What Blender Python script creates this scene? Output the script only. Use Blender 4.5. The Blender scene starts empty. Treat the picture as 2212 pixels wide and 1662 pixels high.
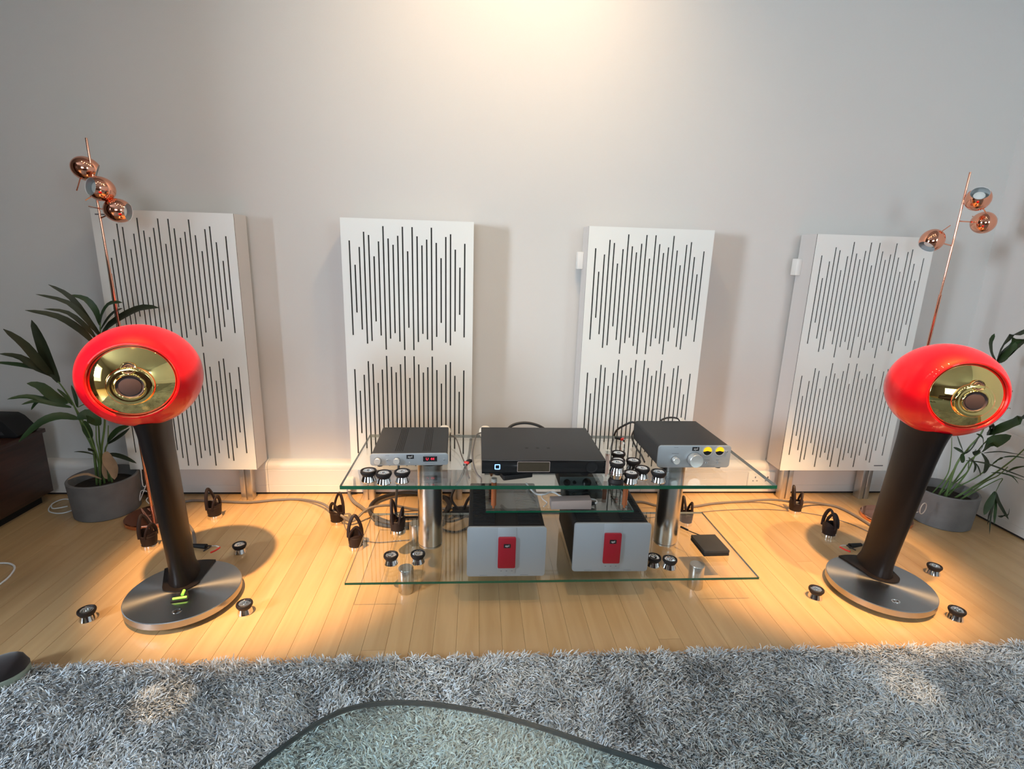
import bpy, bmesh, math, random
import numpy as np
from mathutils import Vector, Matrix, noise

random.seed(7)
rng = np.random.default_rng(7)
scene = bpy.context.scene
COL = scene.collection
PI = math.pi

# ------------------------------------------------------------------ camera
CAM_F, CAM_PSI, CAM_TH, CAM_RO, CAM_H = 1132.72, 0.0727, 0.2418, 0.0304, 1.2352
fwd = Vector((math.sin(CAM_PSI)*math.cos(CAM_TH), math.cos(CAM_PSI)*math.cos(CAM_TH), -math.sin(CAM_TH)))
rt0 = Vector((math.cos(CAM_PSI), -math.sin(CAM_PSI), 0))
dn0 = fwd.cross(rt0)
rt = math.cos(CAM_RO)*rt0 - math.sin(CAM_RO)*dn0
dn = math.cos(CAM_RO)*dn0 + math.sin(CAM_RO)*rt0
cd = bpy.data.cameras.new('camera')
cd.sensor_fit = 'HORIZONTAL'
cd.sensor_width = 36.0
cd.lens = 36.0*CAM_F/2212.0
cd.clip_start = 0.02
cam = bpy.data.objects.new('camera', cd)
M = Matrix.Identity(4)
for i in range(3):
    M[i][0] = rt[i]; M[i][1] = -dn[i]; M[i][2] = -fwd[i]
M[0][3], M[1][3], M[2][3] = 0, 0, CAM_H
cam.matrix_world = M
COL.objects.link(cam)
scene.camera = cam


def ray(px, py):
    return (px-1106)/CAM_F*rt + (py-831)/CAM_F*dn + fwd


def at(px, py, y):
    """world point on the vertical plane Y=y seen at a place in the photograph"""
    v = ray(px, py)
    return Vector((0, 0, CAM_H)) + v*(y/v.y)


def onz(px, py, z):
    v = ray(px, py)
    return Vector((0, 0, CAM_H)) + v*((z-CAM_H)/v.z)


# ------------------------------------------------------------------ world, lights, exposure
w = bpy.data.worlds.new('world')
scene.world = w
w.use_nodes = True
w.node_tree.nodes['Background'].inputs[0].default_value = (0.72, 0.86, 1.0, 1)
w.node_tree.nodes['Background'].inputs[1].default_value = 0.6
scene.view_settings.view_transform = 'Standard'
scene.view_settings.look = 'None'
scene.view_settings.exposure = 0.0
scene.view_settings.gamma = 1.0
scene.view_settings.use_curve_mapping = False


def area_light(name, loc, target, sx, sy, power, color):
    d = bpy.data.lights.new(name, 'AREA')
    d.shape = 'RECTANGLE'; d.size = sx; d.size_y = sy
    d.energy = power; d.color = color
    o = bpy.data.objects.new(name, d)
    o.location = loc
    o.rotation_euler = (Vector(target)-Vector(loc)).to_track_quat('-Z', 'Y').to_euler()
    COL.objects.link(o)
    return o


def spot_light(name, loc, target, power, color, angle, blend=0.5, radius=0.03):
    d = bpy.data.lights.new(name, 'SPOT')
    d.energy = power; d.color = color; d.spot_size = math.radians(angle); d.spot_blend = blend
    d.shadow_soft_size = radius
    o = bpy.data.objects.new(name, d)
    o.location = loc
    o.rotation_euler = (Vector(target)-Vector(loc)).to_track_quat('-Z', 'Y').to_euler()
    COL.objects.link(o)
    return o


WARM = (1.0, 0.58, 0.25)
WARM2 = (1.0, 0.70, 0.42)
COOL = (0.75, 0.885, 1.0)
# daylight through the windows on the left and behind the camera
area_light('window_daylight_left', (-3.42, -0.35, 1.55), (-0.4, 2.3, 1.0), 0.65, 0.85, 160, COOL)
area_light('window_daylight_rear', (-0.5, -3.3, 1.68), (1.3, 2.0, 0.9), 1.7, 1.25, 38, COOL)
area_light('cool_fill_right', (2.5, -2.0, 1.9), (1.6, 2.0, 0.9), 1.0, 1.2, 34, (0.72, 0.93, 1.0))  # cool fill added to tint the right end of the wall, no window there
# halogen spots on the ceiling track
spot_light('spot_left_speaker', (-1.0, 0.93, 2.84), (-0.80, 2.02, 0.0), 950, WARM, 27, 0.7, 0.03)
spot_light('spot_right_speaker', (1.35, 0.93, 2.84), (1.42, 2.00, 0.0), 660, WARM, 27, 0.7, 0.03)
spot_light('spot_right_outer', (1.82, 0.93, 2.84), (1.48, 1.98, 0.0), 330, WARM, 28, 0.7, 0.03)
spot_light('spot_wall_centre', (0.25, 1.75, 2.78), (0.10, 2.62, 2.15), 52, WARM2, 125, 1.0, 0.06)
spot_light('spot_table', (0.41, 0.93, 2.84), (0.3, 2.2, 0.2), 80, WARM2, 52, 1.0, 0.05)

# narrow beams added for the light the speaker bases reflect onto the rug
for px_, py_, e_ in ((352, 1508, 340), (1965, 1478, 170)):
    q_ = onz(px_, py_, 0.02)
    spot_light('rug_reflection_beam', (q_.x+0.5*(1 if px_ < 1000 else -1), 0.93, 2.84), tuple(q_), e_, WARM2, 3.6, 0.7, 0.01)

# ------------------------------------------------------------------ materials
MATS = {}


def sock(n, name):
    return n.inputs[name]


def mat(name, color=(0.8, 0.8, 0.8), rough=0.5, metal=0.0, coat=0.0, emit=None, estr=0.0,
        bump=0.0, bscale=200.0, vary=0.0, vscale=8.0, sheen=0.0, spec=0.5, aniso=0.0):
    if name in MATS:
        return MATS[name]
    m = bpy.data.materials.new(name)
    m.use_nodes = True
    nt = m.node_tree
    b = nt.nodes['Principled BSDF']
    b.inputs['Base Color'].default_value = (*color, 1)
    b.inputs['Roughness'].default_value = rough
    b.inputs['Metallic'].default_value = metal
    b.inputs['Coat Weight'].default_value = coat
    b.inputs['Coat Roughness'].default_value = 0.04
    b.inputs['Specular IOR Level'].default_value = spec
    b.inputs['Sheen Weight'].default_value = sheen
    b.inputs['Anisotropic'].default_value = aniso
    if emit:
        b.inputs['Emission Color'].default_value = (*emit, 1)
        b.inputs['Emission Strength'].default_value = estr
    tc = nt.nodes.new('ShaderNodeTexCoord')
    if vary > 0:
        n = nt.nodes.new('ShaderNodeTexNoise'); n.inputs['Scale'].default_value = vscale
        n.inputs['Detail'].default_value = 4
        nt.links.new(tc.outputs['Object'], n.inputs['Vector'])
        r = nt.nodes.new('ShaderNodeMapRange')
        r.inputs['From Min'].default_value = 0.3; r.inputs['From Max'].default_value = 0.7
        r.inputs['To Min'].default_value = 1-vary; r.inputs['To Max'].default_value = 1+vary
        nt.links.new(n.outputs['Fac'], r.inputs['Value'])
        h = nt.nodes.new('ShaderNodeHueSaturation')
        h.inputs['Color'].default_value = (*color, 1)
        nt.links.new(r.outputs[0], h.inputs['Value'])
        nt.links.new(h.outputs[0], b.inputs['Base Color'])
    if bump > 0:
        n2 = nt.nodes.new('ShaderNodeTexNoise'); n2.inputs['Scale'].default_value = bscale
        n2.inputs['Detail'].default_value = 3
        nt.links.new(tc.outputs['Object'], n2.inputs['Vector'])
        bp = nt.nodes.new('ShaderNodeBump'); bp.inputs['Strength'].default_value = bump
        bp.inputs['Distance'].default_value = 0.002
        nt.links.new(n2.outputs['Fac'], bp.inputs['Height'])
        nt.links.new(bp.outputs[0], b.inputs['Normal'])
    MATS[name] = m
    return m


def glass_mat(name, tint, boost=1.0):
    """thin clear sheet: tinted see-through mixed with mirror reflection by the Fresnel law"""
    m = bpy.data.materials.new(name); m.use_nodes = True
    nt = m.node_tree
    nt.nodes.remove(nt.nodes['Principled BSDF'])
    out = nt.nodes['Material Output']
    t = nt.nodes.new('ShaderNodeBsdfTransparent'); t.inputs[0].default_value = (*tint, 1)
    g = nt.nodes.new('ShaderNodeBsdfGlossy'); g.inputs['Roughness'].default_value = 0.0
    g.inputs[0].default_value = (1, 1, 1, 1)
    f = nt.nodes.new('ShaderNodeFresnel'); f.inputs[0].default_value = 1.5
    mu = nt.nodes.new('ShaderNodeMath'); mu.operation = 'MULTIPLY'; mu.inputs[1].default_value = boost
    mx = nt.nodes.new('ShaderNodeMixShader')
    ge = nt.nodes.new('ShaderNodeNewGeometry')      # leaving the sheet uses the inverse index, so both faces reflect alike
    mr = nt.nodes.new('ShaderNodeMapRange'); mr.inputs['To Min'].default_value = 1.5; mr.inputs['To Max'].default_value = 1/1.5
    nt.links.new(ge.outputs['Backfacing'], mr.inputs['Value']); nt.links.new(mr.outputs[0], f.inputs[0])
    nt.links.new(f.outputs[0], mu.inputs[0]); nt.links.new(mu.outputs[0], mx.inputs[0])
    nt.links.new(t.outputs[0], mx.inputs[1]); nt.links.new(g.outputs[0], mx.inputs[2])
    nt.links.new(mx.outputs[0], out.inputs[0])
    MATS[name] = m
    return m


def wood_mat(name, c1, c2, rough=0.35, stretch=(26, 1.6, 26), coat=0.25, rnd=0.22):
    m = bpy.data.materials.new(name); m.use_nodes = True
    nt = m.node_tree; b = nt.nodes['Principled BSDF']
    tc = nt.nodes.new('ShaderNodeTexCoord')
    oi = nt.nodes.new('ShaderNodeObjectInfo')
    sc = nt.nodes.new('ShaderNodeVectorMath'); sc.operation = 'SCALE'
    cmb = nt.nodes.new('ShaderNodeCombineXYZ')
    nt.links.new(oi.outputs['Random'], cmb.inputs[0]); nt.links.new(oi.outputs['Random'], cmb.inputs[1])
    nt.links.new(cmb.outputs[0], sc.inputs[0]); sc.inputs['Scale'].default_value = 37.0
    geo = nt.nodes.new('ShaderNodeNewGeometry')
    add = nt.nodes.new('ShaderNodeVectorMath'); add.operation = 'ADD'
    nt.links.new(geo.outputs['Position'], add.inputs[0]); nt.links.new(sc.outputs[0], add.inputs[1])
    mp = nt.nodes.new('ShaderNodeMapping'); mp.inputs['Scale'].default_value = stretch
    nt.links.new(add.outputs[0], mp.inputs[0])
    n = nt.nodes.new('ShaderNodeTexNoise'); n.inputs['Scale'].default_value = 1.0
    n.inputs['Detail'].default_value = 6; n.inputs['Distortion'].default_value = 0.6
    nt.links.new(mp.outputs[0], n.inputs['Vector'])
    cr = nt.nodes.new('ShaderNodeValToRGB')
    cr.color_ramp.elements[0].position = 0.3; cr.color_ramp.elements[0].color = (*c1, 1)
    cr.color_ramp.elements[1].position = 0.7; cr.color_ramp.elements[1].color = (*c2, 1)
    nt.links.new(n.outputs['Fac'], cr.inputs[0])
    hs = nt.nodes.new('ShaderNodeHueSaturation')
    mr = nt.nodes.new('ShaderNodeMapRange'); mr.inputs['To Min'].default_value = 1-rnd; mr.inputs['To Max'].default_value = 1+rnd*0.6
    nt.links.new(oi.outputs['Random'], mr.inputs['Value'])
    nt.links.new(mr.outputs[0], hs.inputs['Value']); nt.links.new(cr.outputs[0], hs.inputs['Color'])
    nt.links.new(hs.outputs[0], b.inputs['Base Color'])
    b.inputs['Roughness'].default_value = rough
    b.inputs['Coat Weight'].default_value = coat; b.inputs['Coat Roughness'].default_value = 0.2
    bp = nt.nodes.new('ShaderNodeBump'); bp.inputs['Strength'].default_value = 0.06; bp.inputs['Distance'].default_value = 0.001
    nt.links.new(n.outputs['Fac'], bp.inputs['Height']); nt.links.new(bp.outputs[0], b.inputs['Normal'])
    MATS[name] = m
    return m


M_WALL = mat('wall_paint', (0.68, 0.67, 0.655), 0.9, bump=0.25, bscale=500, vary=0.015, vscale=1.2)
M_CEIL = mat('ceiling_paint', (0.42, 0.42, 0.42), 0.9)
M_WALLD = mat('unseen_wall_dimmed', (0.30, 0.28, 0.26), 0.9)  # unseen walls darkened to cut the light they bounce
M_TRUNK = mat('white_trunking', (0.72, 0.71, 0.70), 0.4)
M_JOINT = mat('dark_gap', (0.03, 0.025, 0.025), 0.8)
M_FLOOR = wood_mat('maple_boards', (0.46, 0.29, 0.135), (0.545, 0.36, 0.18), rough=0.36, rnd=0.07)
M_PANEL = mat('white_laminate', (0.83, 0.85, 0.83), 0.45)
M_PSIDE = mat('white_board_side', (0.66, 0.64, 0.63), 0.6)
M_FELT = mat('dark_felt', (0.035, 0.04, 0.042), 0.95)
M_ALU = mat('aluminium_profile', (0.62, 0.58, 0.53), 0.35, 0.85)
M_STEEL = mat('brushed_steel', (0.62, 0.62, 0.61), 0.22, 1.0, bump=0.1, bscale=300, aniso=0.7)
M_DISC = mat('brushed_disc_steel', (0.42, 0.43, 0.44), 0.27, 1.0, aniso=0.9)
M_CHROME = mat('chrome', (0.80, 0.80, 0.80), 0.06, 1.0)
M_GOLD = mat('gold_mirror', (0.84, 0.66, 0.26), 0.03, 1.0)
M_RED = mat('red_gloss', (0.74, 0.001, 0.014), 0.40, 0.0, coat=0.7, spec=0.45)
_b = M_RED.node_tree.nodes['Principled BSDF']
_b.inputs['Specular Tint'].default_value = (1.0, 0.40, 0.05, 1); _b.inputs['Coat IOR'].default_value = 1.36; _b.inputs['Coat Roughness'].default_value = 0.015  # orange tint puts the warm spot glow into the lacquer highlight
M_REDIN = mat('dark_red_lip', (0.45, 0.003, 0.006), 0.3, 0.0, coat=0.8)
M_COLUMN = mat('black_brown_satin', (0.008, 0.006, 0.006), 0.42, spec=0.2)
M_BLACK = mat('black_matt', (0.010, 0.010, 0.011), 0.6, spec=0.3)
M_BLACKP = mat('black_powdercoat', (0.026, 0.027, 0.030), 0.5, bump=0.2, bscale=900, spec=0.35)
M_BLACKG = mat('black_gloss', (0.01, 0.01, 0.011), 0.12)
M_RUBBER = mat('black_rubber', (0.012, 0.010, 0.011), 0.55, spec=0.3)
M_LEATHER = mat('dark_brown_silicone', (0.016, 0.008, 0.008), 0.55, spec=0.35)
M_ALUF = mat('silver_anodised', (0.36, 0.40, 0.44), 0.42, 0.5)
M_ALUL = mat('silver_edge', (0.80, 0.80, 0.78), 0.3, 0.7)
M_REDP = mat('red_plate', (0.25, 0.004, 0.014), 0.4)
M_COPPER = mat('rose_copper', (0.90, 0.42, 0.28), 0.07, 1.0)
M_WHITEIN = mat('white_enamel', (0.72, 0.76, 0.77), 0.5)
M_CONCRETE = mat('grey_pot', (0.15, 0.145, 0.145), 0.85, bump=0.3, bscale=150, vary=0.12, vscale=14)
M_SOIL = mat('soil', (0.02, 0.014, 0.01), 1.0, bump=1.0, bscale=90, vary=0.5, vscale=60)
M_LEAF = mat('palm_leaf', (0.026, 0.060, 0.018), 0.45, vary=0.3, vscale=12)
M_LEAFD = mat('palm_leaf_dark', (0.022, 0.032, 0.014), 0.5, vary=0.3, vscale=12)
M_LEAFB = mat('dry_leaf', (0.30, 0.19, 0.11), 0.8, vary=0.2, vscale=20)
M_STEM = mat('green_stem', (0.10, 0.17, 0.05), 0.5, vary=0.2, vscale=15)
M_CABLE = mat('grey_cable', (0.16, 0.14, 0.13), 0.5)
M_CABLEB = mat('black_cable', (0.015, 0.013, 0.013), 0.45)
M_CABLEW = mat('white_cable', (0.75, 0.76, 0.76), 0.45)
M_WALNUT = wood_mat('dark_walnut', (0.030, 0.010, 0.006), (0.075, 0.026, 0.014), rough=0.4, stretch=(4, 4, 40), coat=0.1, rnd=0.05)
M_WHITEP = mat('white_plastic', (0.82, 0.82, 0.80), 0.4)
M_CREAM = mat('cream_plastic', (0.85, 0.78, 0.66), 0.5)
M_POST = mat('copper_wood_post', (0.42, 0.13, 0.05), 0.35, 0.3)
M_TAUPE = mat('taupe_aluminium', (0.30, 0.24, 0.22), 0.6)
M_LEDR = mat('red_led', (0.2, 0.0, 0.0), 0.5, emit=(1.0, 0.02, 0.05), estr=2.5)
M_LEDB = mat('blue_led', (0.0, 0.02, 0.2), 0.5, emit=(0.16, 0.36, 1.0), estr=4.0)
M_LEDY = mat('amber_meter', (0.5, 0.3, 0.0), 0.5, emit=(1.0, 0.58, 0.01), estr=0.9)
M_PRINT = mat('dark_print', (0.10, 0.10, 0.11), 0.6)
M_PRINTW = mat('pale_print', (0.55, 0.55, 0.55), 0.5)
M_GREENV = mat('green_vial_glow', (0.30, 0.75, 0.10), 0.2, emit=(0.35, 0.9, 0.1), estr=0.25)  # faint emission added to brighten the vials, which are no lamps
M_REDPL = mat('red_plug', (0.75, 0.03, 0.02), 0.4)
M_GEDGE = mat('green_glass_edge', (0.004, 0.075, 0.038), 0.08, spec=0.8)
M_GSIDE = mat('grey_glass_edge', (0.16, 0.19, 0.185), 0.12)
M_GEDGED = mat('dark_glass_edge', (0.025, 0.035, 0.04), 0.15)
M_GLASS = glass_mat('clear_glass', (0.975, 0.992, 0.985))
M_GLASSC = glass_mat('greenish_glass', (0.87, 0.955, 0.935))
M_CONE = mat('brown_cone', (0.050, 0.030, 0.028), 0.5, spec=0.3)
M_SOLE = mat('grey_green_sole', (0.28, 0.33, 0.27), 0.7)
M_SUEDE = mat('dark_suede', (0.014, 0.008, 0.009), 0.95, sheen=0.3)
M_MIRRORP = mat('dark_display_glass', (0.22, 0.17, 0.12), 0.06, 0.9)
M_LAMPGLOW = mat('lamp_glow', (1, 0.9, 0.7), 0.5, emit=(1.0, 0.80, 0.5), estr=75)
M_SKYPANE = mat('bright_pane', (0.8, 0.9, 1), 0.5, emit=(0.8, 0.9, 1.0), estr=2.2)
M_PROP = mat('dark_brown_prop', (0.05, 0.02, 0.015), 0.8)


# ------------------------------------------------------------------ mesh helpers
class MB:
    def __init__(s):
        s.v = []; s.f = []; s.m = []; s.mat = 0

    def add(s, vs, fs, mi=None):
        o = len(s.v)
        s.v += [tuple(p) for p in vs]
        s.f += [tuple(i+o for i in f) for f in fs]
        s.m += [s.mat if mi is None else mi]*len(fs)
        return s

    def box(s, x0, x1, y0, y1, z0, z1, mi=None):
        vs = [(x0, y0, z0), (x1, y0, z0), (x1, y1, z0), (x0, y1, z0), (x0, y0, z1), (x1, y0, z1), (x1, y1, z1), (x0, y1, z1)]
        return s.add(vs, [(0, 3, 2, 1), (4, 5, 6, 7), (0, 1, 5, 4), (1, 2, 6, 5), (2, 3, 7, 6), (3, 0, 4, 7)], mi)

    def prism(s, pts, h0, h1, axis='z', mi=None, mi_side=None):
        """extrude a polygon; pts (a,b): axis z -> (x,y); y -> (x,z); x -> (y,z)"""
        def P(a, b, h):
            return {'z': (a, b, h), 'y': (a, h, b), 'x': (h, a, b)}[axis]
        n = len(pts)
        vs = [P(a, b, h0) for a, b in pts]+[P(a, b, h1) for a, b in pts]
        s.add(vs, [tuple(range(n))[::-1], tuple(range(n, 2*n))], mi)
        s.add(vs, [(i, (i+1) % n, n+(i+1) % n, n+i) for i in range(n)], mi if mi_side is None else mi_side)
        return s

    def lathe(s, prof, n=32, axis='z', c=(0, 0, 0), mi=None, sx=1.0, sy=1.0):
        """prof: (r,h) list"""
        vs = []; fs = []
        rings = []
        for r, h in prof:
            if r < 1e-6:
                rings.append([len(vs)])
                vs.append((0, 0, h))
            else:
                rings.append(list(range(len(vs), len(vs)+n)))
                for k in range(n):
                    a = 2*PI*k/n
                    vs.append((r*math.cos(a)*sx, r*math.sin(a)*sy, h))
        for A, B in zip(rings[:-1], rings[1:]):
            if len(A) == 1 and len(B) == 1:
                continue
            for k in range(n):
                k2 = (k+1) % n
                if len(A) == 1:
                    fs.append((A[0], B[k2], B[k]))
                elif len(B) == 1:
                    fs.append((A[k], A[k2], B[0]))
                else:
                    fs.append((A[k], A[k2], B[k2], B[k]))
        if axis == 'y':      # height points to -y (towards the viewer)
            vs = [(x, -z, y) for x, y, z in vs]
        elif axis == 'x':
            vs = [(z, x, y) for x, y, z in vs]
        vs = [(x+c[0], y+c[1], z+c[2]) for x, y, z in vs]
        return s.add(vs, fs, mi)

    def tube(s, pts, r, n=8, mi=None, closed=False, flat=1.0):
        pts = [Vector(p) for p in pts]
        rs = r if isinstance(r, (list, tuple)) else [r]*len(pts)
        vs = []; fs = []
        up = Vector((0, 0, 1)); prev = None
        N = len(pts)
        for i, p in enumerate(pts):
            if closed:
                t = pts[(i+1) % N]-pts[i-1]
            else:
                t = pts[min(i+1, N-1)]-pts[max(i-1, 0)]
            t.normalize()
            if prev is None:
                a = up.cross(t)
                if a.length < 0.05:
                    a = Vector((1, 0, 0)).cross(t)
            else:
                a = prev-t*prev.dot(t)
                if a.length < 1e-5:
                    a = up.cross(t)
            a.normalize(); prev = a
            b = t.cross(a)
            for k in range(n):
                an = 2*PI*k/n
                vs.append(p+a*(rs[i]*math.cos(an))+b*(rs[i]*flat*math.sin(an)))
        for i in range(N-1 if not closed else N):
            j = (i+1) % N
            for k in range(n):
                k2 = (k+1) % n
                fs.append((i*n+k, i*n+k2, j*n+k2, j*n+k))
        if not closed:
            fs.append(tuple(range(n))[::-1])
            fs.append(tuple((N-1)*n+k for k in range(n)))
        return s.add(vs, fs, mi)

    def xf(s, Mx, start=0):
        s.v = s.v[:start]+[tuple(Mx @ Vector(p)) for p in s.v[start:]]
        return s

    def mesh(s, name, mats, bevel=0.0, angle=35, smooth=True):
        me = bpy.data.meshes.new(name)
        me.from_pydata(s.v, [], s.f)
        for mm in (mats if isinstance(mats, (list, tuple)) else [mats]):
            me.materials.append(mm)
        me.polygons.foreach_set('material_index', s.m)
        bm = bmesh.new(); bm.from_mesh(me)
        bmesh.ops.remove_doubles(bm, verts=bm.verts, dist=1e-6)
        bmesh.ops.recalc_face_normals(bm, faces=bm.faces)
        if bevel > 0:
            es = [e for e in bm.edges if len(e.link_faces) == 2 and e.calc_face_angle(0) > math.radians(40)]
            bmesh.ops.bevel(bm, geom=es, offset=bevel, segments=2, profile=0.5, affect='EDGES', clamp_overlap=True)
        bm.to_mesh(me); bm.free()
        if smooth:
            me.polygons.foreach_set('use_smooth', [True]*len(me.polygons))
            me.set_sharp_from_angle(angle=math.radians(angle))
        return me

    def build(s, name, mats, parent=None, label=None, bevel=0.0, angle=35, loc=None, rot=None, **k):
        o = bpy.data.objects.new(name, s.mesh(name, mats, bevel, angle))
        COL.objects.link(o)
        if parent: o.parent = parent
        if loc is not None: o.location = loc
        if rot is not None: o.rotation_euler = rot
        if label: o['label'] = label
        for kk, vv in k.items(): o[kk] = vv
        return o


def thing(name, label, cat, loc=(0, 0, 0), rz=0.0, group=None):
    o = bpy.data.objects.new(name, None)
    o.empty_display_size = 0.05
    o.location = loc; o.rotation_euler = (0, 0, rz)
    COL.objects.link(o)
    o['label'] = label; o['category'] = cat
    if group: o['group'] = group
    return o


def tag(o, label, cat, group=None, kind=None):
    o['label'] = label; o['category'] = cat
    if group: o['group'] = group
    if kind: o['kind'] = kind
    return o


def copy_tree(o, loc, rz=0.0, label=None, group=None):
    c = o.copy(); COL.objects.link(c)
    c.location = loc; c.rotation_euler = (0, 0, rz)
    if label: c['label'] = label
    if group: c['group'] = group
    for ch in list(o.children):
        k = ch.copy(); COL.objects.link(k); k.parent = c
        for g in list(ch.children):
            d = g.copy(); COL.objects.link(d); d.parent = k
    return c


def crom(pts, k=8, closed=False):
    P = [Vector(p) for p in pts]
    out = []
    N = len(P)
    rngi = range(N if closed else N-1)
    for i in rngi:
        if closed:
            p0, p1, p2, p3 = P[i-1], P[i], P[(i+1) % N], P[(i+2) % N]
        else:
            p0 = P[max(i-1, 0)]; p1 = P[i]; p2 = P[i+1]; p3 = P[min(i+2, N-1)]
        for j in range(k):
            t = j/k
            out.append(0.5*((2*p1)+(-p0+p2)*t+(2*p0-5*p1+4*p2-p3)*t*t+(-p0+3*p1-3*p2+p3)*t**3))
    if not closed: out.append(P[-1])
    return out


def rrect(x0, x1, z0, z1, r, n=5):
    pts = []
    for cx, cz, a0 in ((x1-r, z1-r, 0), (x0+r, z1-r, 90), (x0+r, z0+r, 180), (x1-r, z0+r, 270)):
        for k in range(n+1):
            a = math.radians(a0+90*k/n)
            pts.append((cx+r*math.cos(a), cz+r*math.sin(a)))
    return pts


def text_mb(body, size, parent, m, loc, name='lettering', rot=(PI/2, 0, 0), depth=0.0002, bold=0.0, sx=1.0):
    cu = bpy.data.curves.new(name, 'FONT')
    cu.body = body; cu.size = size; cu.align_x = 'CENTER'; cu.align_y = 'CENTER'
    cu.extrude = depth; cu.offset = bold; cu.resolution_u = 2
    t = bpy.data.objects.new(name, cu); COL.objects.link(t)
    bpy.context.view_layer.update()
    me = bpy.data.meshes.new_from_object(t.evaluated_get(bpy.context.evaluated_depsgraph_get()))
    bpy.data.objects.remove(t)
    o = bpy.data.objects.new(name, me); COL.objects.link(o)
    me.materials.clear(); me.materials.append(m)
    o.parent = parent; o.location = loc; o.rotation_euler = rot; o.scale = (sx, 1, 1)
    return o


# ------------------------------------------------------------------ room shell
WY = 2.62; WX = 2.64; LX = -3.5; RY = -3.4; CZ = 2.95
def struct(name, mb, m, **k):
    o = mb.build(name, m, **k); o['kind'] = 'structure'; return o

struct('wall_back', MB().box(LX-0.1, WX+0.1, WY, WY+0.1, 0, CZ), M_WALL)
struct('wall_right', MB().box(WX, WX+0.1, RY, WY, 0, CZ), M_WALL)
# left wall with a window opening (y -1.2..0.5, z .8..2.3)
lw = MB()
lw.box(LX-0.1, LX, RY, -1.15, 0, CZ).box(LX-0.1, LX, 0.45, WY, 0, CZ).box(LX-0.1, LX, -1.15, 0.45, 0, 0.75).box(LX-0.1, LX, -1.15, 0.45, 2.35, CZ)
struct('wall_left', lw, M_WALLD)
rw = MB()
rw.box(LX-0.1, WX+0.1, RY-0.1, RY, 0, 1.0).box(LX-0.1, WX+0.1, RY-0.1, RY, 2.35, CZ)
rw.box(LX-0.1, -1.4, RY-0.1, RY, 1.0, 2.35).box(0.4, WX+0.1, RY-0.1, RY, 1.0, 2.35)
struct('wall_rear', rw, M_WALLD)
struct('ceiling', MB().box(LX-0.1, WX+0.1, RY-0.1, WY+0.1, CZ, CZ+0.1), M_CEIL)

def window(name, x0, x1, y0, y1, z0, z1, along):
    fr = MB(); t = 0.05
    if along == 'x':
        for a, b, c, d in ((x0, x1, z0, z0+t), (x0, x1, z1-t, z1), (x0, x0+t, z0, z1), (x1-t, x1, z0, z1)):
            fr.box(a, b, y0, y1, c, d)
        for k in range(1, 3):
            xx = x0+(x1-x0)*k/3
            fr.box(xx-0.025, xx+0.025, y0, y1, z0, z1)
    else:
        for a, b, c, d in ((y0, y1, z0, z0+t), (y0, y1, z1-t, z1), (y0, y0+t, z0, z1), (y1-t, y1, z0, z1)):
            fr.box(x0, x1, a, b, c, d)
    o = struct(name, fr, M_WHITEP)
    p = MB()
    if along == 'x': p.box(x0+t, x1-t, y0+0.03, y0+0.04, z0+t, z1-t)
    else: p.box(x0+0.03, x0+0.04, y0+t, y1-t, z0+t, z1-t)
    p.build('pane', M_SKYPANE, o)
    return o

window('window_1', -1.4, 0.4, RY-0.09, RY-0.02, 1.0, 2.35, 'x')
window('window_2', LX-0.09, LX-0.02, -1.15, 0.45, 0.75, 2.35, 'y')

# floor: slab plus single boards where the photograph shows them
fl = MB(); fl.box(LX-0.1, WX+0.1, RY-0.1, 0.6, -0.08, 0.0); fl.box(LX-0.1, WX+0.1, 0.6, WY+0.1, -0.08, -0.012)
floor = struct('floor', fl, M_FLOOR)
PW = 0.075
unit = MB()
c = 0.0003
unit.prism([(c, -0.011), (c, -0.0005), (0.0009, 0.0), (PW-0.0009, 0.0), (PW-c, -0.0005), (PW-c, -0.011)], 0.0006, 0.9994, axis='y')
plank_me = unit.mesh('plank', M_FLOOR, smooth=False)
x = -3.5; i = 0; npl = 0
while x < WX-0.001:
    near = -2.3 < x < WX
    cuts = [0.6]
    y = 0.6+(0.25+0.62*((i*0.618) % 1.0))
    while y < WY-0.25:
        cuts.append(y); y += 0.95+0.35*random.random()
    cuts.append(WY)
    for a, b in zip(cuts[:-1], cuts[1:]):
        if b < 1.25 and x < -1.9: pass
        o = bpy.data.objects.new('plank', plank_me)
        o.parent = floor; o.location = (x, a, 0); o.scale = (min(1, (WX-x)/PW), b-a, 1)
        COL.objects.link(o); npl += 1
    x += PW; i += 1

# dado trunking along the back wall and the right wall
def trunk_profile():
    return [(0.0, 0.012), (0.0, 0.050), (0.0016, 0.0515), (0.0, 0.053), (0.0, 0.134), (0.002, 0.136), (0.0, 0.138), (0.0, 0.150), (0.004, 0.162), (0.014, 0.171), (0.028, 0.175), (0.055, 0.176), (0.055, 0.012)]
tb = MB()
prof = trunk_profile()
n = len(prof)
for seg in [(-3.45, -1.05), (-1.05, 0.9), (0.9, 2.585)]:
    vs = [(seg[0]+0.0006, 2.565+a, z) for a, z in prof]+[(seg[1]-0.0006, 2.565+a, z) for a, z in prof]
    tb.add(vs, [tuple(range(n)), tuple(range(n, 2*n))[::-1]]+[(k, (k+1) % n, n+(k+1) % n, n+k) for k in range(n)])
struct('trim_1', tb, M_TRUNK)
struct('trim_2', MB().box(-3.45, 2.585, 2.572, WY, 0.0, 0.0125), M_JOINT)
tb = MB()
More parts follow.
